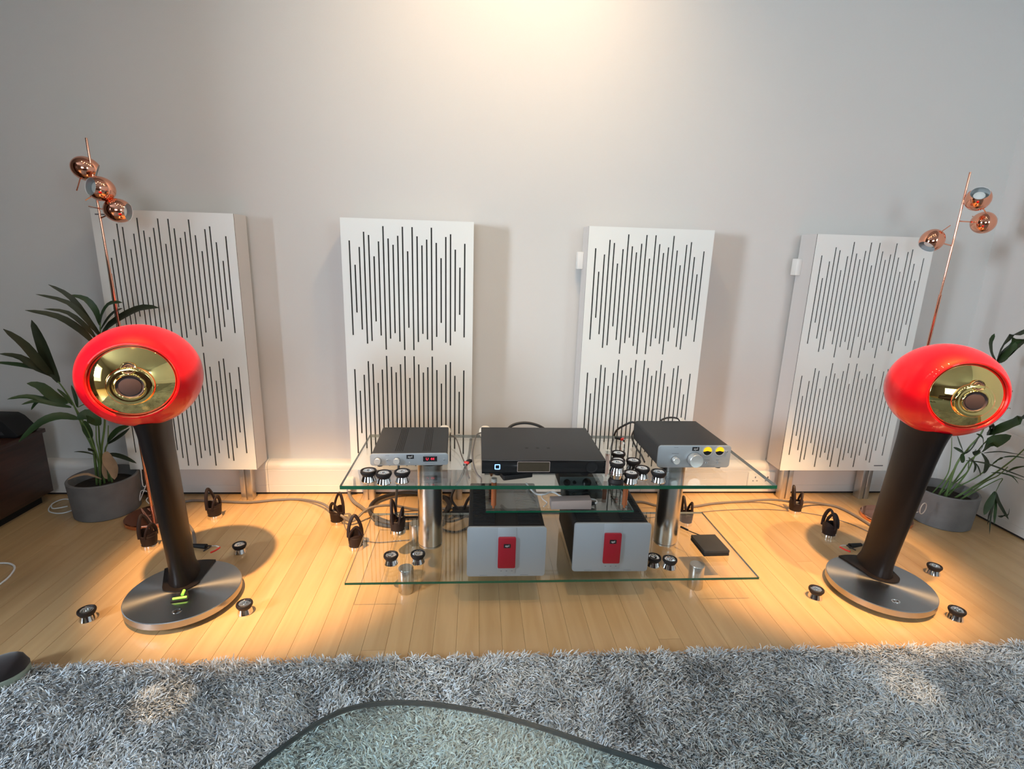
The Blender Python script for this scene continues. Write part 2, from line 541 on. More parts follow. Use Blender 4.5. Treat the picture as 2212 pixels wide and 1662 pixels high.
for seg in [(-2.0, 0.4), (0.4, 2.02), (2.02, 2.62)]:
    vs = [(2.585+a, seg[0]+0.0008, (z+0.335 if z > 0.12 else z)) for a, z in prof]+[(2.585+a, seg[1]-0.0008, (z+0.335 if z > 0.12 else z)) for a, z in prof]
    tb.add(vs, [tuple(range(n)), tuple(range(n, 2*n))[::-1]]+[(k, (k+1) % n, n+(k+1) % n, n+k) for k in range(n)])
struct('trim_3', tb, M_TRUNK)
struct('trim_4', MB().box(2.592, WX, -2.0, WY, 0.0, 0.0125), M_JOINT)

# socket outlet on the trunking and a white plug
so = thing('wall_socket', 'white double wall socket on the trunking behind the right end of the glass stand', 'socket', (1.49, 2.565, 0.045))
MB().prism(rrect(0, 0.15, 0, 0.085, 0.008), -0.009, 0.0, axis='y').build('face_plate', M_WHITEP, so, bevel=0.001)
for cx in (0.04, 0.11):
    MB().box(cx-0.003, cx+0.003, -0.0095, -0.0091, 0.05, 0.060).build('socket_hole', M_JOINT, so)
    for s_ in (-1, 1): MB().box(cx+s_*0.011-0.004, cx+s_*0.011+0.004, -0.0095, -0.0091, 0.032, 0.037).build('socket_hole', M_JOINT, so)
pl = thing('mains_plug', 'white mains plug with a thick grey lead, behind the stand\'s left end', 'plug', (-0.64, 2.565, 0.05))
MB().prism(rrect(-0.024, 0.026, 0, 0.052, 0.01), -0.035, 0.0, axis='y').build('plug_body', M_WHITEP, pl, bevel=0.004)
MB().lathe([(0.0, 0), (0.008, 0), (0.011, 0.022), (0.0, 0.022)], 12, c=(0.002, -0.018, -0.022)).build('strain_relief', M_WHITEP, pl)

# ------------------------------------------------------------------ acoustic panels
half = [.2125, .1075, .186, .252, .239, .147, .2125, .279, .2265, .2, .2395, .279, .1735, .279, .24, .201, .227, .279, .214, .1475, .241, .2535, .187, .108, .214]
W_, H_ = 0.59, 1.195
def capsule_panel():
    """front sheet with 25 x 2 open slots"""
    mb = MB(); sw = 0.0033; D = 0.004
    xs = [0.0365+0.0214*i for i in range(25)]
    prev = 0.0
    for i, xc in enumerate(xs):
        mb.box(prev, xc-sw, 0, D, 0, H_)
        h = half[i]
        zc1, zc2 = 1.065-0.18, 0.478-0.18
        zs = [0, zc2-h, zc2+h, zc1-h, zc1+h, H_]
        for a, b in ((0, 1), (2, 3), (4, 5)):
            mb.box(xc-sw, xc+sw, 0, D, zs[a], zs[b])
        prev = xc+sw
    mb.box(prev, W_, 0, D, 0, H_)
    return mb
front_me = capsule_panel().mesh('front_sheet', M_PANEL, smooth=False)

def acoustic_panel(x0, zoff, label, D=0.13):
    t = thing('acoustic_panel', label, 'acoustic panel', (x0, 2.465, 0.18+zoff), 0, 'slotted white acoustic panels along the wall')
    o = bpy.data.objects.new('front_sheet', front_me); o.parent = t; COL.objects.link(o)
    MB().box(0.012, W_-0.012, 0.0045, 0.012, 0.004, H_-0.004).build('felt_backing', M_FELT, t, label='dark felt backing showing through the slots')
    bx = MB()
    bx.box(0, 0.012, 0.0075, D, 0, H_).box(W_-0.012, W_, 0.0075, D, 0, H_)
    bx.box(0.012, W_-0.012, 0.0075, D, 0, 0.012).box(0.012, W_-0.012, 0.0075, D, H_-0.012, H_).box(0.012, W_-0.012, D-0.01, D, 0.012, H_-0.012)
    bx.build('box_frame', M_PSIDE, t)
    eb = MB()
    for q_ in ((0, 0.0115, 0, H_), (W_-0.0115, W_, 0, H_), (0.0115, W_-0.0115, 0, 0.0115), (0.0115, W_-0.0115, H_-0.0115, H_)): eb.box(q_[0], q_[1], 0.0041, 0.0074, q_[2], q_[3])
    eb.build('edge_band', M_JOINT, t, label='thin dark joint round the front sheet')
    for lx in (0.045, W_-0.100):
        lg = MB(); zb = -0.18-zoff; zt = -0.001
        # slotted aluminium profile, one U-channel
        lg.box(lx, lx+0.024, 0.030, 0.075, zb, zt).box(lx+0.031, lx+0.055, 0.030, 0.075, zb, zt).box(lx+0.024, lx+0.031, 0.040, 0.075, zb, zt)
        lg.build('leg', M_ALU, t, bevel=0.0015)
    return t
p1 = acoustic_panel(-1.649, 0.0, 'white slotted acoustic panel behind the left red speaker and copper lamp')
p2 = acoustic_panel(-0.604, 0.0, 'white slotted acoustic panel above the small silver unit with the red display')
p3 = acoustic_panel(0.511, 0.0, 'white slotted acoustic panel behind the silver unit with two yellow meters')
p4 = acoustic_panel(1.602, 0.0, 'white slotted acoustic panel beside the right red speaker')
def small_sign(par, cx, cz, wd=0.05):
    o = MB().box(cx-wd/2, cx+wd/2, -0.0006, 0.0, cz-0.0025, cz+0.0025).build('maker_mark', M_PRINT, par, label='tiny grey maker mark')
small_sign(p4, 0.54, 0.028, 0.05)
small_sign(p1, 0.045, H_-0.022, 0.055)
for p, zc in ((p3, 1.05), (p4, 1.05)):
    b = MB().box(-0.028, -0.0005, 0.09, 0.13, zc-0.05, zc+0.03)
    b.build('wall_bracket', M_WHITEP, p, bevel=0.002, label='small white wall bracket on the panel edge')

# ------------------------------------------------------------------ glass stand
st = thing('glass_hifi_stand', 'wide two tier glass hi-fi stand on brushed steel pillars', 'hi-fi stand', (0.31, 1.90, 0))
def loc_(p): return (p[0]-0.31, p[1]-1.90, p[2])
def slab(name, x0, x1, y0, y1, zt, th, edge):
    mb = MB()
    x0 -= .31; x1 -= .31; y0 -= 1.9; y1 -= 1.9
    mb.add([(x0, y0, zt), (x1, y0, zt), (x1, y1, zt), (x0, y1, zt), (x0, y0, zt-th), (x1, y0, zt-th), (x1, y1, zt-th), (x0, y1, zt-th)],
           [(0, 1, 2, 3), (7, 6, 5, 4)], 0)
    mb.add([(x0, y0, zt), (x1, y0, zt), (x1, y1, zt), (x0, y1, zt), (x0, y0, zt-th), (x1, y0, zt-th), (x1, y1, zt-th), (x0, y1, zt-th)],
           [(0, 4, 5, 1)], 1)
    mb.add([(x1, y0, zt), (x1, y1, zt), (x0, y1, zt), (x0, y0, zt), (x1, y0, zt-th), (x1, y1, zt-th), (x0, y1, zt-th), (x0, y0, zt-th)],
           [(0, 4, 5, 1), (1, 5, 6, 2), (2, 6, 7, 3)], 2)
    return mb.build(name, [M_GLASS, edge, M_GSIDE], st)
slab('glass_shelf', -0.445, 1.070, 1.646, 2.161, 0.473, 0.013, M_GEDGE)
slab('glass_shelf', -0.445, 1.056, 1.643, 2.150, 0.108, 0.009, M_GEDGE)
slab('small_glass_shelf', 0.045, 0.585, 1.715, 2.05, 0.343, 0.007, M_GEDGE)
for px_ in (-0.1685, 0.788):
    c_ = (px_-0.31, 1.895-1.9, 0)
    MB().lathe([(0, 0.1085), (0.046, 0.1085), (0.046, 0.114), (0.0435, 0.115), (0.0435, 0.119), (0.0475, 0.120), (0.0475, 0.4595), (0, 0.4595)], 48, c=c_).build('pillar', M_STEEL, st)
for fx, fy in ((-0.247, 1.745), (0.865, 1.745), (-0.247, 2.08), (0.865, 2.08)):
    c_ = (fx-0.31, fy-1.9, 0)
    MB().lathe([(0, 0), (0.027, 0.0), (0.0285, 0.004), (0.0285, 0.0955), (0.027, 0.0985), (0, 0.0985)], 32, c=c_).build('leg', M_STEEL, st)
for fx, fy in ((0.073, 1.738), (0.555, 1.738), (0.073, 2.02), (0.555, 2.02)):
    c_ = (fx-0.31, fy-1.9, 0)
    po = MB().lathe([(0, 0.3435), (0.0045, 0.3435), (0.0045, 0.354), (0.0095, 0.355), (0.0095, 0.446), (0, 0.446)], 20, c=c_).build('post', M_POST, st, label='copper coloured post of the small shelf')
    MB().lathe([(0, 0.446), (0.010, 0.446), (0.010, 0.4595), (0, 0.4595)], 20, c=c_).build('post_cap', M_WHITEP, po)

# ------------------------------------------------------------------ electronics
def logo(par, x, z, y, w_=0.022, h_=0.0125):
    b = MB().box(x-w_/2, x+w_/2, y-0.0008, y, z-h_/2, z+h_/2).build('badge', M_BLACKG, par, label='black name badge')
    t = text_mb('spl', h_*0.85, b, M_PRINTW, (x, y-0.0012, z+h_*0.05), 'lettering', sx=1.2)
    return b

def knob(par, x, z, y, r, L, name='knob'):
    k = MB().lathe([(r*1.10, 0.0), (r*1.10, 0.0015)], 28, axis='y', c=(x, y, z), mi=1)
    k.lathe([(0, 0.0), (r, 0.0), (r, L-0.001), (r-0.001, L), (0, L)], 28, axis='y', c=(x, y, z))
    return k.build(name, [M_ALUL, M_BLACK], par)

def power_amp(x, y, rz, label):
    t = thing('power_amplifier', label, 'amplifier', (x, y, 0.1085), rz, 'twin mono power amplifiers on the lower shelf')
    W, H, D = 0.278, 0.193, 0.37
    z0 = 0.0145
    body = MB().prism(rrect(0.004, W-0.004, z0+0.003, z0+H-0.004, 0.008), 0.010, D, axis='y')
    body.build('housing', M_BLACK, t)
    # ventilation ribs on the lid
    rb = MB()
    for side in (0.018, W-0.098):
        for k in range(26):
            yy = 0.03+k*0.0125
            rb.box(side, side+0.08, yy, yy+0.006, z0+H-0.0045, z0+H-0.0005)
    rb.build('vent_ribs', M_BLACK, t, kind='stuff')
    fp = MB().prism(rrect(0, W, z0, z0+H, 0.011), 0.0, 0.010, axis='y').build('front_plate', M_ALUF, t, bevel=0.0012)
    MB().box(0.107, 0.172, -0.0014, 0.0, z0+0.012, z0+H-0.001).build('centre_strip', M_ALUF, t, bevel=0.0006)
    rp = MB().prism(rrect(0.1085, 0.1705, z0+0.038, z0+0.158, 0.005), -0.010, -0.0014, axis='y').build('red_plate', M_REDP, t, bevel=0.0015, label='dark red upright plate')
    MB().box(0.128, 0.152, -0.0108, -0.010, z0+0.119, z0+0.134).build('badge', M_BLACKG, rp)
    text_mb('spl', 0.0105, rp, M_PRINTW, (0.140, -0.0112, z0+0.127), 'lettering', sx=1.25)
    ld = MB()
    for k in range(3): ld.box(0.119+k*0.019, 0.124+k*0.019, -0.0018, -0.0014, z0+0.022, z0+0.0235)
    ld.box(0.135, 0.143, -0.0004, 0, z0+0.004, z0+0.0045)
    for a in (0.045, 0.19): ld.box(a, a+0.028, -0.0004, 0, z0+0.005, z0+0.0057)
    ld.build('marking', M_PRINT, t, kind='stuff')
    for fx, fy in ((0.04, 0.05), (W-0.04, 0.05), (0.04, D-0.05), (W-0.04, D-0.05)):
        MB().lathe([(0, 0.0), (0.018, 0.0), (0.02, 0.003), (0.02, z0+0.0035), (0, z0+0.0035)], 20, c=(fx, fy, 0)).build('foot', M_RUBBER, t)
    return t
power_amp(-0.0203, 1.6474, -0.0033, 'silver power amplifier with a red plate, left one of the lower pair')
power_amp(0.3609, 1.6709, -0.0145, 'silver power amplifier with a red plate, right one of the lower pair')

# small converter with red display (left on the upper glass)
t = thing('audio_converter', 'slim silver and black unit with a red number display and two small knobs', 'audio device', (-0.3712, 1.786, 0.4735), 0.033)
W, H, D, z0 = 0.278, 0.0455, 0.300, 0.012
MB().prism(rrect(0.004, W-0.004, z0+0.002, z0+H-0.001, 0.006), 0.008, D, axis='y').build('housing', M_BLACKP, t)
rb = MB()
for gx in (0.085, 0.185):
    for k in range(5):
        rb.box(gx+k*0.0065, gx+k*0.0065+0.0022, 0.03, D-0.02, z0+H-0.0012, z0+H-0.0002)
rb.build('vent_slots', M_BLACK, t)
MB().prism(rrect(0, W, z0, z0+H, 0.011), 0.0, 0.008, axis='y').build('front_plate', M_ALUF, t, bevel=0.0012)
for kx in (0.027, 0.094): knob(t, kx, z0+0.020, 0, 0.0115, 0.013)
logo(t, 0.142, z0+0.0335, 0, 0.026, 0.015)
ds = MB().box(0.188, 0.238, -0.0008, 0.0, z0+0.015, z0+0.0345).build('display', M_BLACKG, t, label='black display window with red digits')
text_mb('U  44', 0.0135, ds, M_LEDR, (0.213, -0.0012, z0+0.0247), 'digits', bold=0.0, sx=1.0)
def toggle(par, tx, tz):
    MB().lathe([(0, 0.0), (0.003, 0.0), (0.002, 0.007), (0, 0.007)], 10, axis='y', c=(tx, 0, tz)).build('toggle_switch', M_CHROME, par)
toggle(t, 0.061, z0+0.022); toggle(t, 0.263, z0+0.022)
MB().lathe([(0, 0.0), (0.0022, 0.0), (0.002, 0.001), (0, 0.001)], 10, axis='y', c=(0.139, 0, z0+0.012)).build('status_lamp', M_PRINTW, t)
mk = MB().box(0.054, 0.068, -0.0003, 0, z0+0.0385, z0+0.0393).box(0.192, 0.234, -0.0003, 0, z0+0.0385, z0+0.0393).box(0.194, 0.232, -0.0003, 0, z0+0.0075, z0+0.0082)
mk.build('marking', M_PRINT, t, kind='stuff')
for fx, fy in ((0.03, 0.03), (W-0.03, 0.03), (0.03, D-0.03), (W-0.03, D-0.03)):
    MB().lathe([(0, 0.0), (0.010, 0.0), (0.010, z0+0.0025), (0, z0+0.0025)], 16, c=(fx, fy, 0)).build('foot', M_RUBBER, t)

# headphone preamp with meters (right)
t = thing('headphone_amplifier', 'silver and black unit with two yellow meters and a large round knob', 'audio device', (0.6784, 1.778, 0.4735), 0.0119)
W, H, D, z0 = 0.278, 0.0867, 0.300, 0.0105
MB().prism(rrect(0.003, W-0.003, z0+0.002, z0+H-0.001, 0.010), 0.008, D, axis='y').build('housing', M_BLACKP, t)
MB().prism(rrect(0, W, z0, z0+H, 0.012), 0.0, 0.008, axis='y').build('front_plate', M_ALUF, t, bevel=0.0012)
knob(t, 0.0655, z0+0.033, 0, 0.0125, 0.020)
knob(t, 0.139, z0+0.034, 0, 0.025, 0.025, 'volume_knob')
logo(t, 0.141, z0+0.074, 0, 0.026, 0.015)
for mx_ in (0.187, 0.234):
    me_ = MB().lathe([(0.0165, 0.0), (0.0195, 0.0), (0.0195, 0.0015), (0.0165, 0.0015), (0.0165, 0.0)], 32, axis='y', c=(mx_, 0, z0+0.066)).build('meter_ring', M_ALUL, t)
    dial = MB(); pts = [(mx_+0.0165*math.cos(a), z0+0.066+0.0165*math.sin(a)) for a in np.linspace(0.0, PI, 17)]
    pts = pts+[(mx_-0.0145, z0+0.063), (mx_, z0+0.0665), (mx_+0.0145, z0+0.063)]
    dial.prism(pts, -0.0008, 0, axis='y'); dial.build('meter_scale', M_LEDY, me_, label='glowing yellow meter scale')
    low = MB().prism([(mx_+0.0165*math.cos(a), z0+0.066+0.0165*math.sin(a)) for a in np.linspace(-PI, 0, 17)], -0.0006, 0, axis='y')
    low.build('meter_window', M_BLACKG, me_)
mk = MB().box(0.058, 0.074, -0.0003, 0, z0+0.079, z0+0.080).box(0.052, 0.078, -0.0003, 0, z0+0.055, z0+0.0565).box(0.178, 0.200, -0.0003, 0, z0+0.029, z0+0.0305).box(0.225, 0.235, -0.0003, 0, z0+0.029, z0+0.0305).box(0.190, 0.222, -0.0003, 0, z0+0.005, z0+0.006)
mk.build('marking', M_PRINT, t, kind='stuff')
for a, b in ((0.182, 0.0225), (0.189, 0.0225), (0.230, 0.0225), (0.260, 0.0650)): toggle(t, a, z0+b)
for fx, fy in ((0.03, 0.03), (W-0.03, 0.03), (0.03, D-0.03), (W-0.03, D-0.03)):
    MB().lathe([(0, 0.0), (0.012, 0.0), (0.012, z0+0.0025), (0, z0+0.0025)], 16, c=(fx, fy, 0)).build('foot', M_RUBBER, t)

# black streamer in the middle
t = thing('network_player', 'wide flat black box with a blue square light and a mirror display', 'audio device', (0.0275, 1.685, 0.4735), 0.0)
W, H, D, z0 = 0.432, 0.049, 0.355, 0.027
MB().box(0, W, 0.006, D, z0, z0+H).build('housing', M_BLACKP, t, bevel=0.001)
MB().box(0, W, 0.0, 0.006, z0, z0+H-0.0005).build('front_plate', M_BLACKG, t, bevel=0.0008)
lg = MB(); o_ = rrect(0.044, 0.063, z0+0.0155, z0+0.0345, 0.003); i_ = rrect(0.047, 0.060, z0+0.0185, z0+0.0315, 0.002)
n = len(o_)
lg.add([(a, -0.0008, b) for a, b in o_]+[(a, -0.0008, b) for a, b in i_], [(k, (k+1) % n, n+(k+1) % n, n+k) for k in range(n)])
lg.build('power_light', M_LEDB, t, label='glowing blue square light')
MB().prism(rrect(0.122, 0.236, z0+0.006, z0+0.0445, 0.003), -0.0006, 0, axis='y', mi=1).prism(rrect(0.124, 0.234, z0+0.008, z0+0.0425, 0.002), -0.0009, -0.0006, axis='y').build('display', [M_MIRRORP, M_TAUPE], t)
MB().lathe([(0.0, 0), (0.020, 0), (0.0205, 0.002), (0.0185, 0.002), (0.0165, 0.001), (0.0165, 0.0005), (0, 0.0005)], 32, axis='y', c=(0.383, 0, z0+0.0245)).build('control_dial', M_BLACK, t)
mk = MB()
for cx_, wd in ((0.165, 0.006), (0.205, 0.006), (0.245, 0.006)):
    mk.lathe([(0.0, 0.0003), (wd, 0.0003), (wd, 0.0)], 14, c=(cx_, 0.12, z0+H))
mk.build('top_marking', M_BLACK, t, kind='stuff')
for fx, fy in ((0.06, 0.06), (W-0.06, 0.06), (W/2, D-0.06)):
    MB().lathe([(0, 0.0), (0.016, 0.0), (0.018, 0.004), (0.010, 0.013), (0.018, 0.022), (0.018, z0+0.0005), (0, z0+0.0005)], 20, c=(fx, fy, 0)).build('foot', M_BLACK, t)

# black adapter lying under the streamer
ad = thing('power_adapter', 'black power adapter lying askew on the glass under the black streamer', 'adapter', (0.150, 1.72, 0.4735), 0.28)
MB().prism(rrect(-0.055, 0.055, -0.022, 0.022, 0.006), 0, 0.018, axis='z').build('adapter_body', M_BLACK, ad, bevel=0.002)
# knobbed unit on the small shelf
t = thing('small_preamplifier', 'small dark green grey unit with round knobs on the hanging glass shelf', 'audio device', (0.34, 1.905, 0.3435), 0.0)
MB().box(0, 0.175, 0.004, 0.12, 0.002, 0.046).build('housing', M_BLACK, t, bevel=0.002)
MB().box(0, 0.175, 0, 0.004, 0.002, 0.046).build('front_plate', mat('slate_front', (0.10, 0.13, 0.13), 0.4, 0.5), t, bevel=0.001)
for a, r_ in ((0.028, 0.013), (0.058, 0.007), (0.108, 0.0175), (0.150, 0.006)):
    MB().lathe([(0, 0), (r_, 0), (r_, 0.009), (r_-0.002, 0.012), (0, 0.010)], 24, axis='y', c=(a, 0, 0.025)).build('knob', M_BLACKG, t)
MB().box(0.002, 0.173, 0.006, 0.118, 0, 0.002).build('foot_strip', M_BLACK, t)
# taupe power supply brick
t = thing('led_driver', 'taupe metal driver brick with a white lead on the hanging glass shelf', 'power supply', (0.355, 1.745, 0.3435), 0.0)
MB().prism([(-0.074, 0.0), (0.074, 0.0), (0.074, 0.036), (-0.074, 0.032)], -0.022, 0.022, axis='y').build('brick_body', M_TAUPE, t, bevel=0.0015)
MB().lathe([(0, 0), (0.008, 0), (0.006, 0.016), (0, 0.016)], 12, axis='x', c=(0.0742, 0, 0.014)).build('cable_gland', M_BLACK, t)
# hard disk box on lower glass
hd = bpy.data.objects.new('tmp', None)
t = thing('hard_disk', 'flat black external drive with a short lead on the right of the lower glass', 'hard disk', (0.955, 1.845, 0.1085), 0.03)
MB().box(-0.052, 0.052, -0.062, 0.062, 0.0, 0.011).build('lower_shell', M_BLACK, t, bevel=0.0015)
MB().box(-0.052, 0.052, -0.062, 0.062, 0.0125, 0.024).build('upper_shell', M_BLACKP, t, bevel=0.0015)
MB().box(-0.050, 0.050, -0.060, 0.060, 0.011, 0.0125).build('seam', M_JOINT, t)
cc = MB().tube(crom([(0.0, 0.062, 0.012), (-0.002, 0.085, 0.008), (-0.018, 0.11, 0.005), (-0.035, 0.135, 0.004)]), 0.002, 6)
cc.build('lead', M_CABLEB, t)
MB().tube([(-0.033, 0.132, 0.0052), (-0.052, 0.162, 0.0052)], 0.005, 8, flat=0.8).build('plug', M_BLACK, t)

# white domed objects behind the units
def dome(x, y, label, cone=False):
    prof_ = [(0, 0), (0.014, 0), (0.022, 0.010), (0.027, 0.026), (0.025, 0.038), (0.016, 0.049), (0, 0.053)]
    if cone: prof_ = [(0, 0), (0.034, 0.0), (0.036, 0.045), (0.034, 0.060), (0.026, 0.082), (0.010, 0.097), (0, 0.099)]
    o = MB().lathe(prof_, 28, c=(0, 0, 0)).build('white_knob', M_CREAM if not cone else M_WHITEP, loc=(x, y, 0.4735))
    tag(o, label, 'knob', 'white rounded knobs behind the units')
dome(-0.1265, 2.128, 'white rounded knob just behind the unit with the red display')
dome(0.0465, 2.125, 'white rounded knob behind the left back corner of the black streamer')
dome(0.893, 2.118, 'white cone shaped knob behind the unit with the yellow meters', True)

# ------------------------------------------------------------------ pucks (equipment feet)
def make_puck(loc, label, group):
    t = thing('equipment_foot', label, 'equipment foot', loc, 0, group)
    MB().lathe([(0, 0), (0.0245, 0.0), (0.0255, 0.003), (0.0225, 0.012), (0.0195, 0.022), (0, 0.022)], 32).build('chrome_base', M_CHROME, t)
    MB().lathe([(0.0190, 0.022), (0.0215, 0.021), (0.0265, 0.030), (0.0275, 0.034), (0.0265, 0.0385), (0.0225, 0.040), (0.0205, 0.0375), (0.0190, 0.022)], 32).build('rubber_ring', M_RUBBER, t)
    MB().lathe([(0.0204, 0.0365), (0.018, 0.0375), (0.0165, 0.0365), (0.009, 0.0365), (0.0085, 0.0345), (0.004, 0.0345), (0.003, 0.036), (0, 0.0365)], 28).build('metal_insert', M_CHROME, t)
    return t
gu = 'spare equipment feet on the upper glass'
gl = 'spare equipment feet on the lower glass'
gf = 'equipment feet set on the floor around the speakers'
UZ = 0.4735; LZ = 0.1085
p0 = make_puck((-0.357, 1.687, UZ), 'chrome and black foot at the left end of the upper glass, leftmost of three', gu)
pk = [
    ((-0.303, 1.668, UZ), 'chrome and black foot, middle of the three in front of the red display unit', gu),
    ((-0.243, 1.680, UZ), 'chrome and black foot, right one of the three in front of the red display unit', gu),
    ((0.553, 1.860, UZ), 'chrome and black foot in the cluster of seven, hindmost beside the yellow meter unit', gu),
    ((0.533, 1.791, UZ), 'chrome and black foot in the cluster, second row left next to the streamer corner', gu),
    ((0.590, 1.785, UZ), 'chrome and black foot in the cluster, directly behind the middle of its front row', gu),
    ((0.549, 1.672, UZ), 'chrome and black foot at the front of the cluster beside the stacked pair', gu),
    ((0.600, 1.712, UZ), 'chrome and black foot in the cluster, second from its right end', gu),
    ((0.650, 1.680, UZ), 'chrome and black foot at the right end of the cluster, under the yellow meter unit', gu),
    ((-0.302, 1.757, LZ), 'chrome and black foot on the lower glass, left one by the left steel pillar', gl),
    ((-0.204, 1.764, LZ), 'chrome and black foot on the lower glass, right in front of the left steel pillar', gl),
    ((0.683, 1.726, LZ), 'chrome and black foot on the lower glass against the right amplifier', gl),
    ((0.739, 1.710, LZ), 'chrome and black foot on the lower glass, second from the right amplifier', gl),
    ((-0.966, 2.020, 0), 'chrome and black foot on the floor behind the left speaker base', gf),
    ((-1.291, 1.616, 0), 'chrome and black foot on the floor left of the left speaker base', gf),
    ((-0.787, 1.637, 0), 'chrome and black foot on the floor right of the left speaker base', gf),
    ((1.306, 1.668, 0), 'chrome and black foot on the floor left of the right speaker base', gf),
    ((1.911, 1.809, 0), 'chrome and black foot on the floor behind the right speaker base', gf),
    ((1.752, 1.536, 0), 'chrome and black foot on the floor in front right of the right speaker base', gf),
]
for l, lab, g in pk:
    copy_tree(p0, l, random.random()*6, lab, g)
# the stacked pair: lower one upside down
s1 = copy_tree(p0, (0.495, 1.668, UZ+0.040), 0.3, 'upside down chrome and black foot, lower one of the stacked pair', gu)
s1.rotation_euler = (PI, 0, 0.3)
copy_tree(p0, (0.495, 1.668, UZ+0.0405), 1.0, 'chrome and black foot standing on top of another, beside the streamer', gu)

# ------------------------------------------------------------------ cable risers
RS = 1.22
def arch(wd, z0, z1, y0, y1, r, n=20):
    pts = []
    for k in range(n+1):
        a = PI*k/n
        xx = math.cos(a)*wd*(1-0.35*math.sin(a)**2)
        f = math.sin(a)
        pts.append((xx, y0+(y1-y0)*f, z0+(z1-z0)*f**0.85))
    return pts
def make_riser(loc, rz, label):
    t = thing('cable_riser', label, 'cable riser', loc, rz, 'cable risers standing around the rack')
    MB().lathe([(0, 0), (0.0255, 0.0), (0.026, 0.002), (0.0245, 0.014), (0, 0.014)], 28).build('chrome_base', M_CHROME, t)
    cup = MB().lathe([(0, 0.0142), (0.0225, 0.0142), (0.0245, 0.024), (0.0262, 0.048), (0.0232, 0.050), (0.0215, 0.036), (0, 0.034)], 28)
    # shoulders rising to the petals
    for s_, zt in ((1, 0.082), (-1, 0.070)):
        nn = 10
        vs = []; 
        for k in range(nn+1):
            a = math.radians(20+140*k/nn)*s_
            zz = 0.046+(zt-0.046)*math.sin(math.radians(180*k/nn))**0.8*0.55
            for rr in (0.0225, 0.0255):
                vs.append((rr*math.cos(a), rr*math.sin(a), 0.042)); vs.append((rr*math.cos(a), rr*math.sin(a), zz))
        fs = []
        for k in range(nn):
            b = 4*k; c2 = b+4
            fs += [(b, c2, c2+1, b+1), (b+2, b+3, c2+3, c2+2), (b+1, c2+1, c2+3, b+3)]
        cup.add(vs, fs)
    cup.build('silicone_cup', M_LEATHER, t)
    MB().tube(arch(0.0235, 0.042, 0.116, 0.010, 0.018, 0), 0.0062, 8, flat=0.75).build('tall_loop', M_LEATHER, t)
    MB().tube(arch(0.0215, 0.042, 0.090, -0.010, -0.017, 0), 0.0058, 8, flat=0.75).build('short_loop', M_LEATHER, t)
    MB().lathe([(0, 0.0345), (0.009, 0.0345), (0.0075, 0.039), (0, 0.0405)], 16).build('bolt_head', M_CHROME, t)
    t.scale = (RS, RS, RS)
    return t
r0 = make_riser((-0.497, 2.045, 0), 0.35, 'black looped cable riser on the floor at the left edge of the lower glass')
rs = [((-1.207, 2.322, 0), 1.35, 'black looped cable riser on the floor right of the left speaker column'),
      ((-1.352, 2.068, 0), 1.25, 'black looped cable riser on the floor between the left pot and the left speaker'),
      ((-0.630, 2.262, 0), -0.55, 'black looped cable riser with the grey cable running through its loop, left of the rack'),
      ((-0.310, 1.985, LZ), 1.45, 'tall black cable riser standing on the lower glass left of the steel pillar'),
      ((1.022, 2.235, 0), 1.5, 'black cable riser on the floor behind the right end of the lower glass'),
      ((1.640, 2.347, 0), 1.2, 'black looped cable riser on the floor in front of the right panel leg'),
      ((1.659, 2.110, 0), 2.0, 'black looped cable riser on the floor just left of the right speaker column')]
for l, a, lab in rs: copy_tree(r0, l, a, lab)

